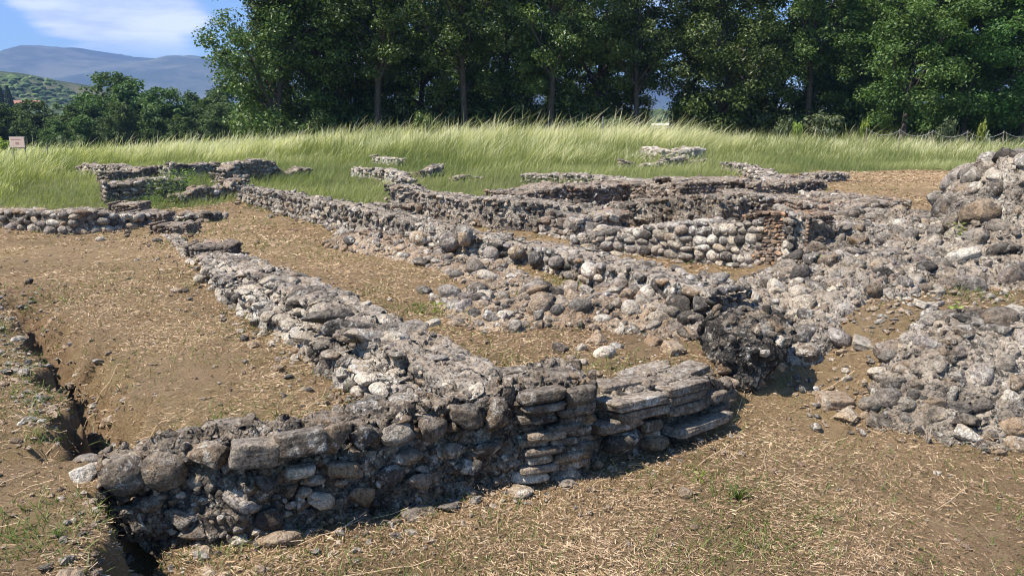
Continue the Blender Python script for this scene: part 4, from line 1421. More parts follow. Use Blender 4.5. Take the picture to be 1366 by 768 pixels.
n = 230000
x, y = wedge(n, 16, 47, .6, 4, .72)
gt = gtall(x, y) * green_zone(x, y)
keep = rng.random(n) < np.clip(gt * 1.5, 0, 1) * np.clip(.75 + .9 * fbm2(x * .7, y * .7, 2, 50), .3, 1)
x, y, gt = x[keep], y[keep], gt[keep]; n = len(x)
big = fbm2(x * .16, y * .22, 3, 44)
px0 = x / y * FPX + 683
h = (.22 + (.50 + .3 * np.exp(-((px0 - 640) / 330) ** 2)) * gt) * (1 + .55 * big) * rng.uniform(.55, 1.3, n)
h = h * (1 + .45 * (rng.random(n) < .10)) * (1 + .22 * fbm2(x * .9, y * .9, 2, 49))
px_ = x / y * FPX + 683
back = S((y - 31) / 9)
dry = np.clip(.32 + .5 * back * np.interp(px_, [0, 400, 850, 1000, 1366], [.9, 1.1, 1.1, .45, .25]) + .75 * fbm2(x * .25, y * .3, 3, 45) + .5 * fbm2(x * 1.1, y * 1.1, 2, 47) + rng.normal(0, .2, n), 0, 1)
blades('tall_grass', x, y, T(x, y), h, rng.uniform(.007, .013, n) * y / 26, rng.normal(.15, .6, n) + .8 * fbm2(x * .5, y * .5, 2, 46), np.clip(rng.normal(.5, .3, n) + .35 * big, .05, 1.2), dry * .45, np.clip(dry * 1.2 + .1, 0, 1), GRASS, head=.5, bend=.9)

# ---- single weeds
def weed(px, py, hp, label, m=WEED, kind='leafy', n=26, name='weed', zoff=None):
    g = G(px, py)
    z0 = on_top(g[0], g[1]) - .01 if zoff is None else zoff
    if zoff is not None:
        g = P(px, py, zoff)
    s = camdepth(g[1], z0) / FPX
    h = hp * s
    V, F_, tn = [], [], []
    r = rng
    for k in range(n):
        a = r.uniform(0, 6.28)
        if kind == 'leafy':
            e = r.uniform(.1, 1.2)
            rad = r.uniform(.1, .6) * h
            c = np.array([math.cos(a) * rad, math.sin(a) * rad, h * r.uniform(.1, .95)])
            u = np.array([math.cos(a), math.sin(a), r.uniform(-.3, .6)]) * h * r.uniform(.12, .24) * (26 / n) ** .5
            w = np.cross(u, r.normal(size=3)); w *= .45 * np.linalg.norm(u) / np.linalg.norm(w)
            o_ = len(V)
            V += [c - u, c - u * .2 + w, c + u, c - u * .2 - w]
            F_.append((o_, o_ + 1, o_ + 2, o_ + 3))
            tn += [r.random()] * 4
        else:
            l = r.uniform(.3, 1.0)
            hh = h * r.uniform(.6, 1.1)
            w = np.array([-math.sin(a), math.cos(a), 0]) * h * .03
            ps = [np.array([math.cos(a) * l * h * f ** 1.6, math.sin(a) * l * h * f ** 1.6, hh * f * (1.1 - .35 * f)]) for f in (0, .5, 1)]
            o_ = len(V)
            V += [ps[0] - w, ps[0] + w, ps[1] - w, ps[1] + w, ps[2] - w * .2, ps[2] + w * .2]
            F_ += [(o_, o_ + 1, o_ + 3, o_ + 2), (o_ + 2, o_ + 3, o_ + 5, o_ + 4)]
            t_ = r.random(); tn += [t_ * .5] * 2 + [t_ * .8] * 2 + [t_] * 2
    o = link(name, mesh_np(name, np.array(V), np.array(F_), [m], False, {'tone': tn}), None, (g[0], g[1], z0))
    return tag(o, label, 'weed')


for a in [(205, 704, 20, 'yellow flowering weed at the left foot of the front wall', YELLOW), (258, 722, 16, 'small green weed in the middle of the front wall foot, left', WEED),
          (392, 704, 22, 'small green weed sprouting from the lower front wall', WEED), (282, 716, 16, 'low green weed right of the yellow flowering one', WEED),
          (600, 628, 26, 'green grass tuft growing out of the front wall face', WEED, 'grass'), (612, 664, 18, 'thin green tuft at the foot of the front wall', WEED, 'grass'),
          (672, 648, 12, 'tiny weed at the foot of the brick-coursed wall end', WEED), (877, 560, 14, 'bright weed in the joint of the slab block', YELLOW),
          (948, 566, 20, 'green weed at the right foot of the slab block', WEED), (975, 518, 14, 'bright weed under the black lump', YELLOW),
          (560, 420, 20, 'leafy green patch right of the diagonal wall, left half', WEED, 'leafy', 70), (585, 416, 18, 'leafy green patch right of the diagonal wall, right half', YELLOW, 'leafy', 60),
          (1270, 428, 24, 'green weed among stones left of the near black stone', YELLOW), (1270, 358, 20, 'pale green weed on the slope of the tall mound', YELLOW, 'leafy', 50),
          (1100, 372, 14, 'yellowish weed patch on the sloping rubble mass', YELLOW, 'leafy', 50), (1362, 262, 12, 'yellow weed on the tall mound at the picture edge', YELLOW),
          (985, 660, 30, 'largest green tuft on the foreground straw', WEED, 'grass', 40), (935, 640, 16, 'small green weed left of the largest tuft', YELLOW),
          (75, 712, 16, 'grass tuft on the bank at lower left', WEED, 'grass', 30), (112, 590, 22, 'green sprig in the near end of the trench', WEED),
          (810, 330, 8, 'lone green tuft in front of the coursed cobble wall', WEED), (1130, 668, 12, 'low green tuft on the foreground straw at right', WEED, 'grass', 24)]:
    weed(*a)
for px_, py_, hp_, lb in [(222, 275, 42, 'bright green leafy weeds over the far left cobble wall, left clump'), (240, 262, 40, 'bright green leafy weeds over the far left cobble wall, right clump'),
                          (265, 250, 22, 'olive bush between the far left walls'), (200, 278, 20, 'low light green weeds before the far left cobble wall'),
                          (335, 262, 16, 'weedy clump at the head of the long middle wall')]:
    weed(px_, py_, hp_, lb, BUSHY if 'olive' in lb or 'grey' in lb or 'dusty' in lb else WEED, 'grass' if 'herb' in lb else 'leafy', 900)


# ================================================================= TREES
def tube(V, F_, pts, radii, k=7):
    o_ = len(V)
    pts = [np.array(p, float) for p in pts]
    for i, p in enumerate(pts):
        d = pts[min(i + 1, len(pts) - 1)] - pts[max(i - 1, 0)]
        d /= np.linalg.norm(d) + 1e-9
        a = np.cross(d, (0.3, .9, .1)); a /= np.linalg.norm(a) + 1e-9
        b = np.cross(d, a)
        for j in range(k):
            t_ = 2 * math.pi * j / k
            V.append(p + (a * math.cos(t_) + b * math.sin(t_)) * radii[i])
    for i in range(len(pts) - 1):
        for j in range(k):
            F_.append((o_ + i * k + j, o_ + i * k + (j + 1) % k, o_ + (i + 1) * k + (j + 1) % k, o_ + (i + 1) * k + j))


def make_tree(seed, h, cr, low=.12, nleaf=15000, lsz=.17, clumps=90, material=LEAF, forks=4, sparse=False):
    """returns (trunk mesh, crown mesh); crown radius cr, first leaves at fraction low of the height"""
    r = np.random.default_rng(seed)
    V, F_ = [], []
    lean = r.normal(0, .05, 2)
    top = np.array([lean[0] * h, lean[1] * h, h * .86])
    ts = np.linspace(0, 1, 9)
    main = [np.array([lean[0] * h * t_ + .16 * math.sin(3 * t_ + seed), lean[1] * h * t_ + .14 * math.cos(4 * t_ + seed), h * .86 * t_]) for t_ in ts]
    rad0 = h * .0155
    tube(V, F_, main, [rad0 * (1.35 if i == 0 else 1) * (1 - .85 * t_) for i, t_ in enumerate(ts)])
    ends = []
    nb = 15
    for k in range(nb):
        f = r.uniform(max(.12, low * .9), .82)
        i = f * 8
        p0 = main[int(i)] * (1 - i % 1) + main[min(8, int(i) + 1)] * (i % 1)
        a = k * 2.4 + r.uniform(-.4, .4)
        el = r.uniform(.35, 1.0) + .3 * f
        Lb = cr * r.uniform(.65, 1.05) * (1.1 - .5 * f)
        dr = np.array([math.cos(a) * math.cos(el), math.sin(a) * math.cos(el), math.sin(el)])
        pts = [p0]
        for q_ in range(4):
            dr = dr + np.array([r.normal() * .14, r.normal() * .14, .07]); dr /= np.linalg.norm(dr)
            pts.append(pts[-1] + dr * Lb / 3.2)
        rb = rad0 * (1 - f) * .55 + .03
        tube(V, F_, pts, [rb * (1 - .2 * q_) for q_ in range(5)], 5)
        for q_ in range(3):
            d2 = dr + r.normal(size=3) * .6; d2 /= np.linalg.norm(d2)
            s0 = pts[1 + q_]
            e1 = s0 + d2 * Lb * r.uniform(.25, .45)
            tube(V, F_, [s0, (s0 + e1) / 2 + r.normal(size=3) * .05, e1], [rb * .45, rb * .3, .012], 4)
            ends.append(e1)
        ends.append(pts[-1])
    trunk = mesh_np('trunk', np.array(V), np.array(F_), [BARK])
    # clump centres: on the branch ends and through the crown's volume
    C_ = list(ends)
    while len(C_) < clumps + len(ends):
        t_ = r.uniform(low, 1.0)
        w = cr * (math.sin(math.pi * min(1, (t_ - low) / (1 - low) * .82 + .14)) ** .6)
        a = r.uniform(0, 6.28); q_ = w * math.sqrt(r.uniform(.15, 1))
        C_.append(np.array([math.cos(a) * q_ + lean[0] * h * t_, math.sin(a) * q_ + lean[1] * h * t_, h * t_]))
    C_ = np.array(C_)
    nc = len(C_)
    crd = r.uniform(.38, .95, nc) * cr / 3.4
    flat = r.uniform(.45, .8, nc)
    who = r.choice(nc, nleaf, p=crd ** 2 / (crd ** 2).sum())
    d = r.normal(size=(nleaf, 3)); d /= np.linalg.norm(d, axis=1)[:, None]
    rr = r.random(nleaf) ** .45 * crd[who]
    P_ = C_[who] + d * rr[:, None] * np.stack([np.ones(nleaf), np.ones(nleaf), flat[who]], 1)
    P_ += r.normal(size=P_.shape) * .08
    P_[:, 2] = np.maximum(P_[:, 2], .15)
    nrm = d * .55 + np.array([0, 0, .55]) + r.normal(size=d.shape) * .55
    nrm /= np.linalg.norm(nrm, axis=1)[:, None]
    u = np.cross(nrm, r.normal(size=d.shape)); u /= np.linalg.norm(u, axis=1)[:, None]
    w = np.cross(nrm, u)
    s1 = (lsz * r.uniform(.55, 1.35, nleaf))[:, None]
    ctr = P_
    Vq = np.stack([ctr - u * s1 * .62, ctr - w * s1 * .38 + nrm * s1 * .08, ctr + u * s1 * .62 - nrm * s1 * .12, ctr + w * s1 * .38 + nrm * s1 * .08], 1).reshape(-1, 3)
    q_ = np.arange(nleaf * 4).reshape(-1, 4)
    tone = np.clip(r.random(nc)[who] * .45 + r.random(nleaf) * .55, 0, 1)
    crown = mesh_np('crown', Vq, q_, [material], False, {'tone': np.repeat(tone, 4)})
    return trunk, crown


TREES = [make_tree(201, 13.5, 3.6, .10, 33000, .145, 130), make_tree(202, 14.5, 3.3, .22, 24000, .14, 80), make_tree(203, 13, 3.9, .06, 36000, .15, 150),
         make_tree(204, 14, 3.0, .26, 20000, .14, 70), make_tree(205, 12.5, 3.5, .14, 29000, .145, 120)]
LIGHT = [make_tree(211, 13, 3.9, .10, 36000, .145, 140, LEAF_L), make_tree(212, 12.5, 3.6, .16, 33000, .14, 130, LEAF_L)]
FARW = [make_tree(221, 10, 3.9, .03, 7000, .34, 90, LEAF_W), make_tree(222, 9, 3.6, .03, 6500, .34, 80, LEAF_W), make_tree(223, 8, 3.8, .02, 6500, .34, 80, LEAF_W)]


def place(kind, x, y, sc, label, group, name='tree', z=None, cat='tree', sz=None):
    tm, cm_ = kind
    zz0 = float(T(x, y, False)) - .1 if z is None else z
    r = empty(name, (x, y, zz0), label, cat, group)
    r.rotation_euler = (0, 0, rng.uniform(0, 6.28))
    r.scale = (sc, sc, (sz or sc))
    link('trunk', tm, r)
    link('crown', cm_, r)
    return r


def at_px(px, y):
    return (px - 683) / FPX * camdepth(y, 0)


row = [(376, 47, 1.0, 2, 'leftmost big dark tree of the field edge, overhanging the open sky'), (425, 50, 1.05, 0, 'second big dark tree from the left at the field edge'),
       (468, 53, .95, 4, 'dark tree left of the thin bare trunk at the field edge'), (508, 48, 1.05, 3, 'tree with a thin straight bare trunk at the field edge, left of centre'),
       (560, 54, 1.0, 1, 'tree right of the thin straight trunk at the field edge'), (618, 49, 1.05, 1, 'forked dark trunked tree behind the tall pale grass'),
       (672, 53, 1.0, 4, 'dark tree just left of the picture centre line at the field edge'), (728, 49, 1.05, 1, 'leaning trunked tree behind the palest grass'),
       (785, 54, 1.0, 0, 'dense tree between the leaning trunk and the many-stemmed tree'), (845, 49, .92, 3, 'many-stemmed airy tree left of the gap of blue sky'),
       (958, 50, 1.0, 2, 'dense low tree right of the gap of blue sky'), (1020, 54, 1.02, 0, 'tree with pale dusty leaves right of the dense low one'),
       (1072, 50, 1.0, 1, 'tree with two dark trunks between dense tree and light tree'), (1128, 55, 1.0, 4, 'dark tree behind the grey green bush')]
for px_, y_, sc_, k_, lb in row:
    place(TREES[k_], at_px(px_, y_), y_, sc_, lb, 'trees along the field edge', 'oak_tree')
for px_, y_, sc_, k_, lb in [(1205, 46, .98, 0, 'light green leaning tree at right, nearest the field'), (1285, 47, 1.02, 1, 'light green broad tree at right above the rope fence'),
                             (1365, 46, 1.05, 0, 'light green tree cut by the right picture edge')]:
    place(LIGHT[k_], at_px(px_, y_), y_, sc_, lb, 'light green trees at the right', 'oak_tree')
FRONT = [(r_[0], r_[4]) for r_ in row] + [(1205, 'light green leaning tree'), (1285, 'light green broad tree'), (1365, 'light green tree at the picture edge')]
seen = set()
for i, (px_, y_, sc_, k_) in enumerate([(400, 60, 1.0, 0), (520, 63, 1.0, 4), (585, 60, 1.05, 0), (645, 62, 1.0, 2), (755, 61, 1.05, 4), (820, 60, .8, 4),
                                        (912, 58, 1.1, 3), (985, 62, 1.0, 0), (1105, 62, 1.0, 0), (1160, 60, 1.05, 4), (1245, 60, 1.1, 2), (1325, 60, 1.1, 0)]):
    nb_ = min(FRONT, key=lambda f: abs(f[0] - px_))[1].split(' at the')[0].split(' behind')[0].split(',')[0].split(' between')[0].split(' right of')[0].split(' left of')[0]
    lb = 'dark second row tree showing behind the ' + nb_
    if lb in seen: lb = 'dark second row tree just right of the ' + nb_
    seen.add(lb)
    place(TREES[k_], at_px(px_, y_), y_, sc_, lb, 'trees of the second row', 'oak_tree')

# woods at the left, farther off
wood = [(20, 108, .86), (52, 112, .84), (-6, 100, .78), (92, 104, .78), (128, 110, 1.08), (150, 118, 1.28), (178, 106, 1.1), (205, 114, 1.12), (226, 103, .9), (252, 112, 1.05), (285, 105, .98), (312, 114, 1.05),
        (340, 104, 1.0), (-14, 106, .78), (75, 96, .5), (112, 98, .62), (160, 97, .66), (205, 98, .68), (245, 98, .62), (292, 97, .66), (335, 97, .66), (35, 98, .48)]
WL = {4: 'tallest round crowned tree of the wood at left', 3: 'broad tree left of the tallest one in the left wood', 0: 'low tree beside the red roofed house in the left wood'}
ORD = ['first', 'second', 'third', 'fourth', 'fifth', 'sixth', 'seventh', 'eighth', 'ninth', 'tenth', 'eleventh', 'twelfth', 'thirteenth', 'fourteenth', 'fifteenth']
for line, sel in (('front', [w for w in wood if w[1] < 100]), ('back', [w for w in wood if w[1] >= 100])):
    for i, (px_, y_, sc_) in enumerate(sorted(sel)):
        lb = f'{ORD[i]} tree from the left in the {line} line of the wood at left'
        if sc_ == 1.28: lb = 'tallest round crowned tree of the wood at left'
        place(FARW[i % 3], at_px(px_, y_), y_, sc_, lb, 'trees of the wood at left', 'wood_tree')


# shrubs
def make_shrub(seed, material, n=1800, lsz=.09, fl=.8, nst=7):
    r = np.random.default_rng(seed)
    V, F_ = [], []
    tips = []
    for k in range(nst):
        a = k * 2.4; e = r.uniform(.3, 1.)
        t1 = np.array([math.cos(a) * .55 * e, math.sin(a) * .55 * e, fl * r.uniform(.7, 1.1)])
        tube(V, F_, [(0, 0, 0), t1 * .5 + (0, 0, .08), t1], [.03, .02, .008], 4)
        tips += [t1, t1 * .6, t1 * .8 + r.normal(size=3) * .1]
    st_ = mesh_np('stems', np.array(V), np.array(F_), [BARK])
    tips = np.array(tips)
    who = r.integers(len(tips), size=n)
    d = r.normal(size=(n, 3)); d /= np.linalg.norm(d, axis=1)[:, None]
    P_ = tips[who] + d * (r.random((n, 1)) ** .5) * .24
    P_[:, 2] = np.abs(P_[:, 2])
    u = np.cross(d + [0, 0, .4], r.normal(size=d.shape)); u /= np.linalg.norm(u, axis=1)[:, None]
    w = np.cross(d, u); w /= np.linalg.norm(w, axis=1)[:, None] + 1e-6
    s1 = (lsz * r.uniform(.6, 1.3, n))[:, None]
    Vq = np.stack([P_ - u * s1 * .6, P_ - w * s1 * .35, P_ + u * s1 * .6, P_ + w * s1 * .35], 1).reshape(-1, 3)
    return st_, mesh_np('foliage', Vq, np.arange(n * 4).reshape(-1, 4), [material], False, {'tone': np.repeat(r.random(n), 4)})


SH = {'dark': make_shrub(301, LEAF, 5200, .055), 'grey': make_shrub(302, BUSHY, 2600, .08), 'yellow': make_shrub(303, YELLOW, 420, .13, .9, 6), 'olive': make_shrub(304, BUSHY, 1800, .08, .8)}


def shrub(kind, px, y, w, h, label, name='shrub', group=None):
    x = at_px(px, y)
    r = empty(name, (x, y, float(T(x, y, False)) - .05), label, 'shrub', group)
    r.scale = (w, w, h)
    r.rotation_euler = (0, 0, rng.uniform(0, 6.28))
    link('stems', SH[kind][0], r)
    link('foliage', SH[kind][1], r)
    return r


shrub('grey', 1092, 45, 1.9, 1.9, 'round grey green bush in front of the dark trees at right')
shrub('olive', 1040, 44.5, 1.0, 1.7, 'narrow yellowish bush left of the round grey green one')
shrub('yellow', 1151, 43, .55, 1.75, 'thin bright yellow green sapling beside the grey green bush')
shrub('yellow', 1306, 42, .55, 1.75, 'thin bright yellow green sapling above the tall rubble mound')
shrub('olive', 1255, 43, 1.0, 1.9, 'dry looking bush under the light green leaning tree')
shrub('yellow', 1060, 45, .7, 1.5, 'bright sprout left of the round grey green bush')
shrub('grey', 780, 45, 1.6, 1.3, 'low olive bush behind the tall grass, left of the sky gap')
shrub('grey', 818, 45, 1.3, 1.5, 'low olive bush beside the many-stemmed tree')
shrub('yellow', 8, 40, 1.2, 1.3, 'bright green bush at the left picture edge beside the sign')
shrub('dark', 568, 46, 1.5, 1.8, 'dark bush under the trees left of the forked trunk')
shrub('dark', 430, 46, 1.8, 2.0, 'dark bush at the foot of the second big tree')
shrub('olive', 100, 60, 1.8, 1.8, 'pale dry bush in front of the left wood')
for i, (px_, w_) in enumerate([(355, 3.2), (395, 3.0), (440, 3.2), (480, 3.0), (535, 3.0), (590, 3.2), (640, 3.0), (690, 3.2), (745, 3.2), (795, 2.8), (845, 2.2), (920, 3.0), (960, 3.4), (1005, 3.2), (1060, 3.0), (1125, 3.2), (1170, 3.2), (1220, 3.2), (1280, 3.0), (1340, 3.2)]):
    nb_ = sorted(FRONT, key=lambda f: abs(f[0] - px_))
    nb_ = [q_[1].split(' at the')[0].split(' behind')[0].split(',')[0].split(' between')[0].split(' right of')[0].split(' left of')[0] for q_ in nb_]
    lb = 'dark undergrowth bush at the foot of the ' + nb_[0]
    if lb in seen: lb = 'dark undergrowth bush beside the ' + nb_[1]
    if lb in seen: lb = 'shaded undergrowth bush near the ' + nb_[0]
    seen.add(lb)
    shrub('dark', px_, 50.5, w_, w_ * 1.05, lb, 'shrub', 'undergrowth under the tree row')


# ================================================================= THE FAR COUNTRY
def hill(name, ctrl, y0, depth, material, seed, x0, x1, nx, ny, rough, zfoot):
    """a ridge whose crest follows ctrl = [(px, py)...] at distance y0, with slopes on both sides"""
    xs = np.linspace(x0, x1, nx)
    vs = np.linspace(-1, 1, ny)
    cx = np.array([at_px(a, y0) for a, b_ in ctrl]); cz = np.array([CAM_H + y0 * math.tan(math.atan((384 - b_) / FPX) - PITCH) for a, b_ in ctrl])
    X, Vv = np.meshgrid(xs, vs)
    crest = np.interp(X, cx, cz)
    Y = y0 + Vv * depth
    prof = np.cos(Vv * math.pi / 2) ** .9
    Z = zfoot + (crest - zfoot) * prof
    k = 1 / depth
    rid = fbm(np.stack([X.ravel() * 3 * k, Y.ravel() * 2 * k, X.ravel() * 0], 1), 5, seed, .5, True).reshape(X.shape)
    Z = Z + (rid - .3) * rough * prof * (.25 + np.abs(Vv)) 
    idx = np.arange(nx * ny).reshape(ny, nx)
    f = np.stack([idx[:-1, :-1].ravel(), idx[:-1, 1:].ravel(), idx[1:, 1:].ravel(), idx[1:, :-1].ravel()], 1)
    o = link(name, mesh_np(name, np.stack([X.ravel(), Y.ravel(), Z.ravel()], 1), f, [material]))
    o['kind'] = 'structure'
    return o


def far_mat(name, a, b_, c_, sc):
    m, t = mat(name)
    geo = t.n('ShaderNodeNewGeometry').outputs['Position']
    n1 = t.noise(geo, sc, 6, .65)
    n2 = t.noise(geo, sc * 7, 4, .7)
    c = t.mix(.5, t.ramp(n1, [(.38, a), (.5, b_), (.62, c_)]), t.ramp(n2, [(.4, a), (.65, b_)]))
    finish(t, c, n2, .95, .3, 2.0, .1)
    return m


M1_ = far_mat('mountain_ground', (.03, .045, .03), (.055, .075, .045), (.20, .19, .13), .0022)
M2_ = far_mat('hill_ground', (.03, .045, .022), (.07, .085, .04), (.24, .20, .12), .02)
hill('mountains', [(-900, 100), (-400, 80), (-60, 92), (0, 89), (28, 84), (60, 77), (90, 69), (118, 64), (128, 67), (138, 72), (160, 75), (200, 75), (225, 78), (243, 84), (262, 86), (285, 82), (320, 83),
     (420, 88), (560, 84), (700, 96), (820, 112), (900, 122), (960, 124), (1100, 115), (1400, 100), (2200, 90)], 4600, 1500, M1_, 401, -8500, 8500, 420, 40, 130, -20)
hill('hill', [(-500, 80), (-100, 88), (0, 95), (30, 103), (70, 108), (110, 125), (150, 142), (220, 148)], 620, 260, M2_, 402, -1100, -150, 140, 40, 10, -14)
hill('hill', [(780, 152), (850, 150), (885, 149), (930, 151), (1050, 149), (1200, 152), (1500, 156)], 520, 180, M2_, 403, 20, 460, 100, 30, 5, -14)

# scrub dotted over the near hills
def scrub(name, cx, cy, wx, wy, n, sz, seed, zf):
    r = np.random.default_rng(seed)
    v, f = ICO[1]
    x = cx + r.uniform(-wx, wx, n); y = cy + r.uniform(-wy, wy, n)
    z = zf(x, y)
    s = sz * r.uniform(.5, 1.4, n)
    d = v[None] * (1 + .5 * (r.random((n, len(v), 1)) - .5)) * s[:, None, None] * np.array([1.2, 1.2, .8])
    V = (d + np.stack([x, y, z], 1)[:, None]).reshape(-1, 3)
    ff = (f[None] + (np.arange(n) * len(v))[:, None, None]).reshape(-1, 3)
    o = link(name, mesh_np(name, V, ff, [LEAF_W], False, {'tone': np.repeat(r.random(n), len(v))}))
    o['kind'] = 'stuff'


def zhill(y0, depth, ctrl, zfoot):
    cx = np.array([at_px(a, y0) for a, b_ in ctrl]); cz = np.array([CAM_H + y0 * math.tan(math.atan((384 - b_) / FPX) - PITCH) for a, b_ in ctrl])
    def f(x, y):
        return zfoot + (np.interp(x, cx, cz) - zfoot) * np.cos(np.clip((y - y0) / depth, -1, 1) * math.pi / 2) ** .9
    return f


scrub('hill_scrub', -420, 500, 160, 120, 2200, 2.4, 1, zhill(620, 260, [(-500, 80), (-100, 88), (0, 95), (30, 103), (70, 108), (110, 125), (150, 142), (220, 148)], -14))
scrub('hill_scrub', 110, 440, 80, 80, 420, 2.8, 2, zhill(520, 180, [(780, 152), (850, 150), (885, 149), (930, 151), (1050, 149), (1200, 152), (1500, 156)], -14))

# red roofed house beyond the wood
RED = plain('roof_tiles', (.30, .14, .10), .85, 1.5, .2)
WALLP = plain('pale_plaster', (.62, .56, .48), .9, .8, .1)


def box(V, F_, x0, x1, y0, y1, z0, z1):
    o_ = len(V)
    V += [(x0, y0, z0), (x1, y0, z0), (x1, y1, z0), (x0, y1, z0), (x0, y0, z1), (x1, y0, z1), (x1, y1, z1), (x0, y1, z1)]
    F_ += [(o_, o_ + 3, o_ + 2, o_ + 1), (o_ + 4, o_ + 5, o_ + 6, o_ + 7), (o_, o_ + 1, o_ + 5, o_ + 4), (o_ + 1, o_ + 2, o_ + 6, o_ + 5), (o_ + 2, o_ + 3, o_ + 7, o_ + 6), (o_ + 3, o_, o_ + 4, o_ + 7)]


def box_obj(name, dims, m, parent=None, bev=0.0):
    V, F_ = [], []
    for d in dims:
        box(V, F_, *d)
    me = mesh_np(name, np.array(V, float), np.array(F_), [m], False)
    if bev:
        bm = bmesh.new(); bm.from_mesh(me)
        bmesh.ops.bevel(bm, geom=bm.edges[:], offset=bev, segments=1, affect='EDGES')
        bm.to_mesh(me); bm.free()
    return link(name, me, parent)


def house(px, py, wp, hp, y, label, roof=RED, rise=.8, name='house'):
    x = at_px(px, y)
    s = y / FPX
    w, h = wp * s, hp * s
    zt_ = CAM_H + y * math.tan(math.atan((384 - py) / FPX) - PITCH)
    root = empty(name, (x, y, zt_ - h), label, 'house')
    box_obj('wall', [(-w / 2, w / 2, -w * .2, w * .2, 0, h - rise)], WALLP, root)
    e = .5
    V = [(-w / 2 - e, -w * .2 - e, h - rise), (w / 2 + e, -w * .2 - e, h - rise), (w / 2 + e, w * .2 + e, h - rise), (-w / 2 - e, w * .2 + e, h - rise), (-w / 2 - e, 0, h), (w / 2 + e, 0, h)]
    V += [(a, b_, c_ - .18) for a, b_, c_ in V]
    F4 = np.array([(0, 1, 5, 4), (2, 3, 4, 5), (6, 7, 1, 0), (8, 9, 3, 2), (6, 10, 11, 7), (8, 11, 10, 9)])
    F3 = np.array([(1, 2, 5), (3, 0, 4), (7, 11, 8), (9, 10, 6)])
    link('roof', mesh_np('roof', np.array(V), [F4, F3], [roof], False), root)
    GL = plain('dark_window', (.05, .05, .055), .3, 1, .05)
    for k in range(4):
        cx = -w / 2 + w * (k + .5) / 4
        box_obj('window', [(cx - .5, cx + .5, -w * .2 - .06, -w * .2 + .03, h - rise - 2.2, h - rise - .9)], GL, root)
    return root


house(38, 134, 34, 9, 330, 'long low house with a red tiled roof behind the left wood', rise=1.3)
house(885, 165, 26, 6, 210, 'low pale building seen through the gap between the trees', roof=WALLP, rise=.3)


# cypresses by the house
def cypress_mesh(seed):
    r = np.random.default_rng(seed)
    n = 3000
    t_ = r.random(n)
    rad = 1.15 * np.sin(np.pi * np.clip(t_ * .9 + .08, 0, 1)) ** .8 * (1 - t_ * .35)
    a = r.uniform(0, 6.28, n)
    q_ = rad * r.random(n) ** .4
    P_ = np.stack([np.cos(a) * q_, np.sin(a) * q_, .3 + t_ * 8], 1)
    d = r.normal(size=(n, 3)); u = np.cross(d, r.normal(size=d.shape)); u /= np.linalg.norm(u, axis=1)[:, None]
    w = np.cross(d, u); w /= np.linalg.norm(w, axis=1)[:, None]
    s1 = (.4 * r.uniform(.5, 1.2, n))[:, None]
    Vq = np.stack([P_ - u * s1 * .6, P_ - w * s1 * .35, P_ + u * s1 * .6, P_ + w * s1 * .35], 1).reshape(-1, 3)
    V, F_ = [], []
    tube(V, F_, [(0, 0, -.5), (0, 0, 3), (0, 0, 7)], [.22, .16, .05], 6)
    return mesh_np('trunk', np.array(V), np.array(F_), [BARK]), mesh_np('crown', Vq, np.arange(n * 4).reshape(-1, 4), [LEAF], False, {'tone': np.repeat(r.random(n) * .4, 4)})


CY = cypress_mesh(5)
for px_, sc_, lb in [(5, 1.75, 'left dark conifer beside the red roofed house'), (15, 1.65, 'right dark conifer beside the red roofed house')]:
    zc = CAM_H + 300 * math.tan(math.atan((384 - 115) / FPX) - PITCH)
    place(CY, at_px(px_, 300), 300, sc_, lb, None, 'conifer_tree', zc - 8.3 * sc_, 'tree')

# ---- notice board, marker post, rope fence
WOOD = plain('weathered_wood', (.22, .18, .14), .9, 20, .3)
METAL = plain('grey_post_metal', (.20, .20, .19), .6, 20, .2)
PANEL = plain('pink_faded_panel', (.72, .50, .40), .7, 6, .08)
g = P(28, 197, .95)
sx, sy = at_px(28, 33.0), 33.0
zg = float(T(sx, sy, False))
root = empty('notice_board', (sx, sy, zg), 'faded pinkish notice board on posts in the tall grass at left', 'sign')
zc = ztop((sx, sy), 190) - zg
box_obj('panel', [(-.30, .30, -.015, .015, zc - .21, zc + .21)], PANEL, root, .004)
box_obj('panel_frame', [(-.325, .325, .018, .04, zc + .19, zc + .235), (-.325, .325, .018, .04, zc - .235, zc - .19)], METAL, root)
for s_ in (-.26, .26):
    box_obj('post', [(s_ - .02, s_ + .02, .042, .082, -.1, zc + .2)], METAL, root)
INK = plain('faded_print', (.45, .25, .20), .7, 6, .1)
box_obj('printed_band', [(-.24, .16, -.0195, -.0155, zc + .11, zc + .14), (-.06, .08, -.0195, -.0155, zc - .08, zc + .02)], INK, root)
px_, y_ = 67, 31.
x_ = at_px(px_, y_); z_ = float(T(x_, y_, False))
p_ = empty('marker_post', (x_, y_, z_), 'thin dark marker post in the grass right of the notice board', 'post')
V, F_ = [], []
tube(V, F_, [(0, 0, -.1), (.01, 0, .6), (.015, 0, 1.15)], [.025, .023, .02], 6)
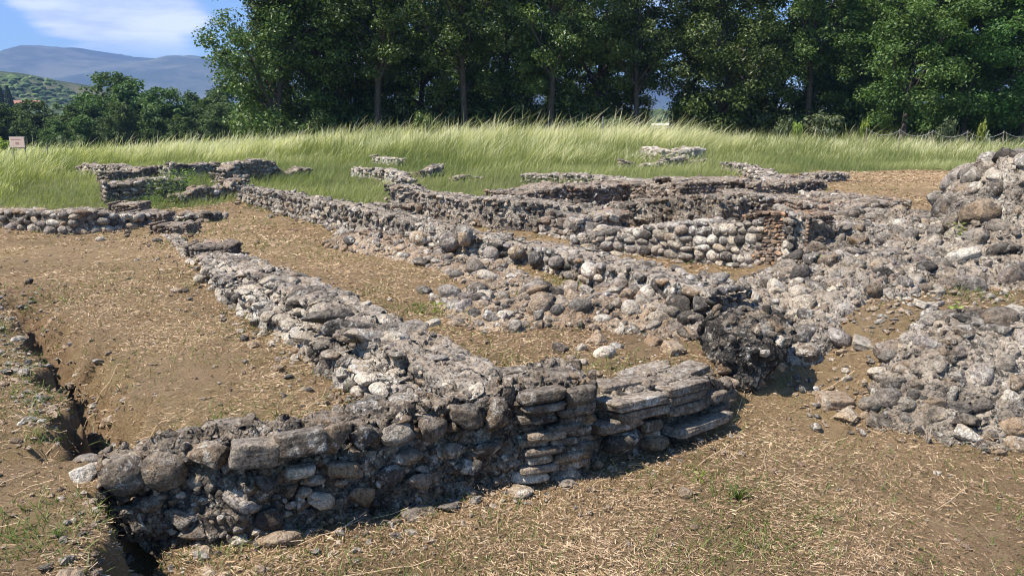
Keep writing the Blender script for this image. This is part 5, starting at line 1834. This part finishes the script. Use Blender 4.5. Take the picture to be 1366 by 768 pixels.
link('shaft', mesh_np('shaft', np.array(V), np.array(F_), [WOOD]), p_)
x_ = at_px(803, 38); z_ = float(T(x_, 38, False))
p_ = empty('marker_post', (x_, 38, z_), 'grey marker post standing in the tall grass left of the sky gap', 'post')
V, F_ = [], []
tube(V, F_, [(0, 0, -.1), (0, 0, .8), (0, 0, 1.55)], [.04, .04, .035], 6)
link('shaft', mesh_np('shaft', np.array(V), np.array(F_), [METAL]), p_)

ROPE = plain('pale_rope', (.34, .32, .29), .9, 40, .2)
fx = [at_px(a, 40) for a in (1152, 1196, 1240, 1286, 1334, 1384, 1440)]
root = empty('rope_fence', (fx[3], 40, float(T(fx[3], 40, False))), 'low rope fence with sagging pale rope under the light green trees', 'fence')
o_ = np.array(root.location)
tops = []
for i, a in enumerate(fx):
    z_ = float(T(a, 40, False))
    V, F_ = [], []
    tube(V, F_, [(0, 0, -.2), (.01, 0, .6), (0, 0, 1.22)], [.035, .032, .03], 7)
    p_ = link('fence_post', mesh_np('fence_post', np.array(V), np.array(F_), [WOOD]), root, (a - o_[0], 0, z_ - o_[2]))
    tops.append(np.array([a, 40., z_ + 1.17]))
for i in range(len(tops) - 1):
    A_, B_ = tops[i], tops[i + 1]
    V, F_ = [], []
    ts = np.linspace(0, 1, 11)
    tube(V, F_, [A_ * (1 - t_) + B_ * t_ - o_ - np.array([0, .04, .28 * 4 * t_ * (1 - t_)]) for t_ in ts], [.010] * 11, 5)
    link('rope', mesh_np('rope', np.array(V), np.array(F_), [ROPE]), root)

# ---- the air
hb = box_obj('haze', [(-9500, 9500, -70, 7000, -60, 900)], None)
hm = bpy.data.materials.new('haze_air'); hm.use_nodes = True
tt2 = NT(hm.node_tree)
pv = tt2.n('ShaderNodeVolumePrincipled', {'Color': (.33, .50, .95, 1), 'Density': .00017, 'Anisotropy': .0})
tt2.n('ShaderNodeOutputMaterial', {'Volume': pv.outputs[0]})
hb.data.materials.clear()
hb.data.materials.append(hm)
hb['kind'] = 'stuff'
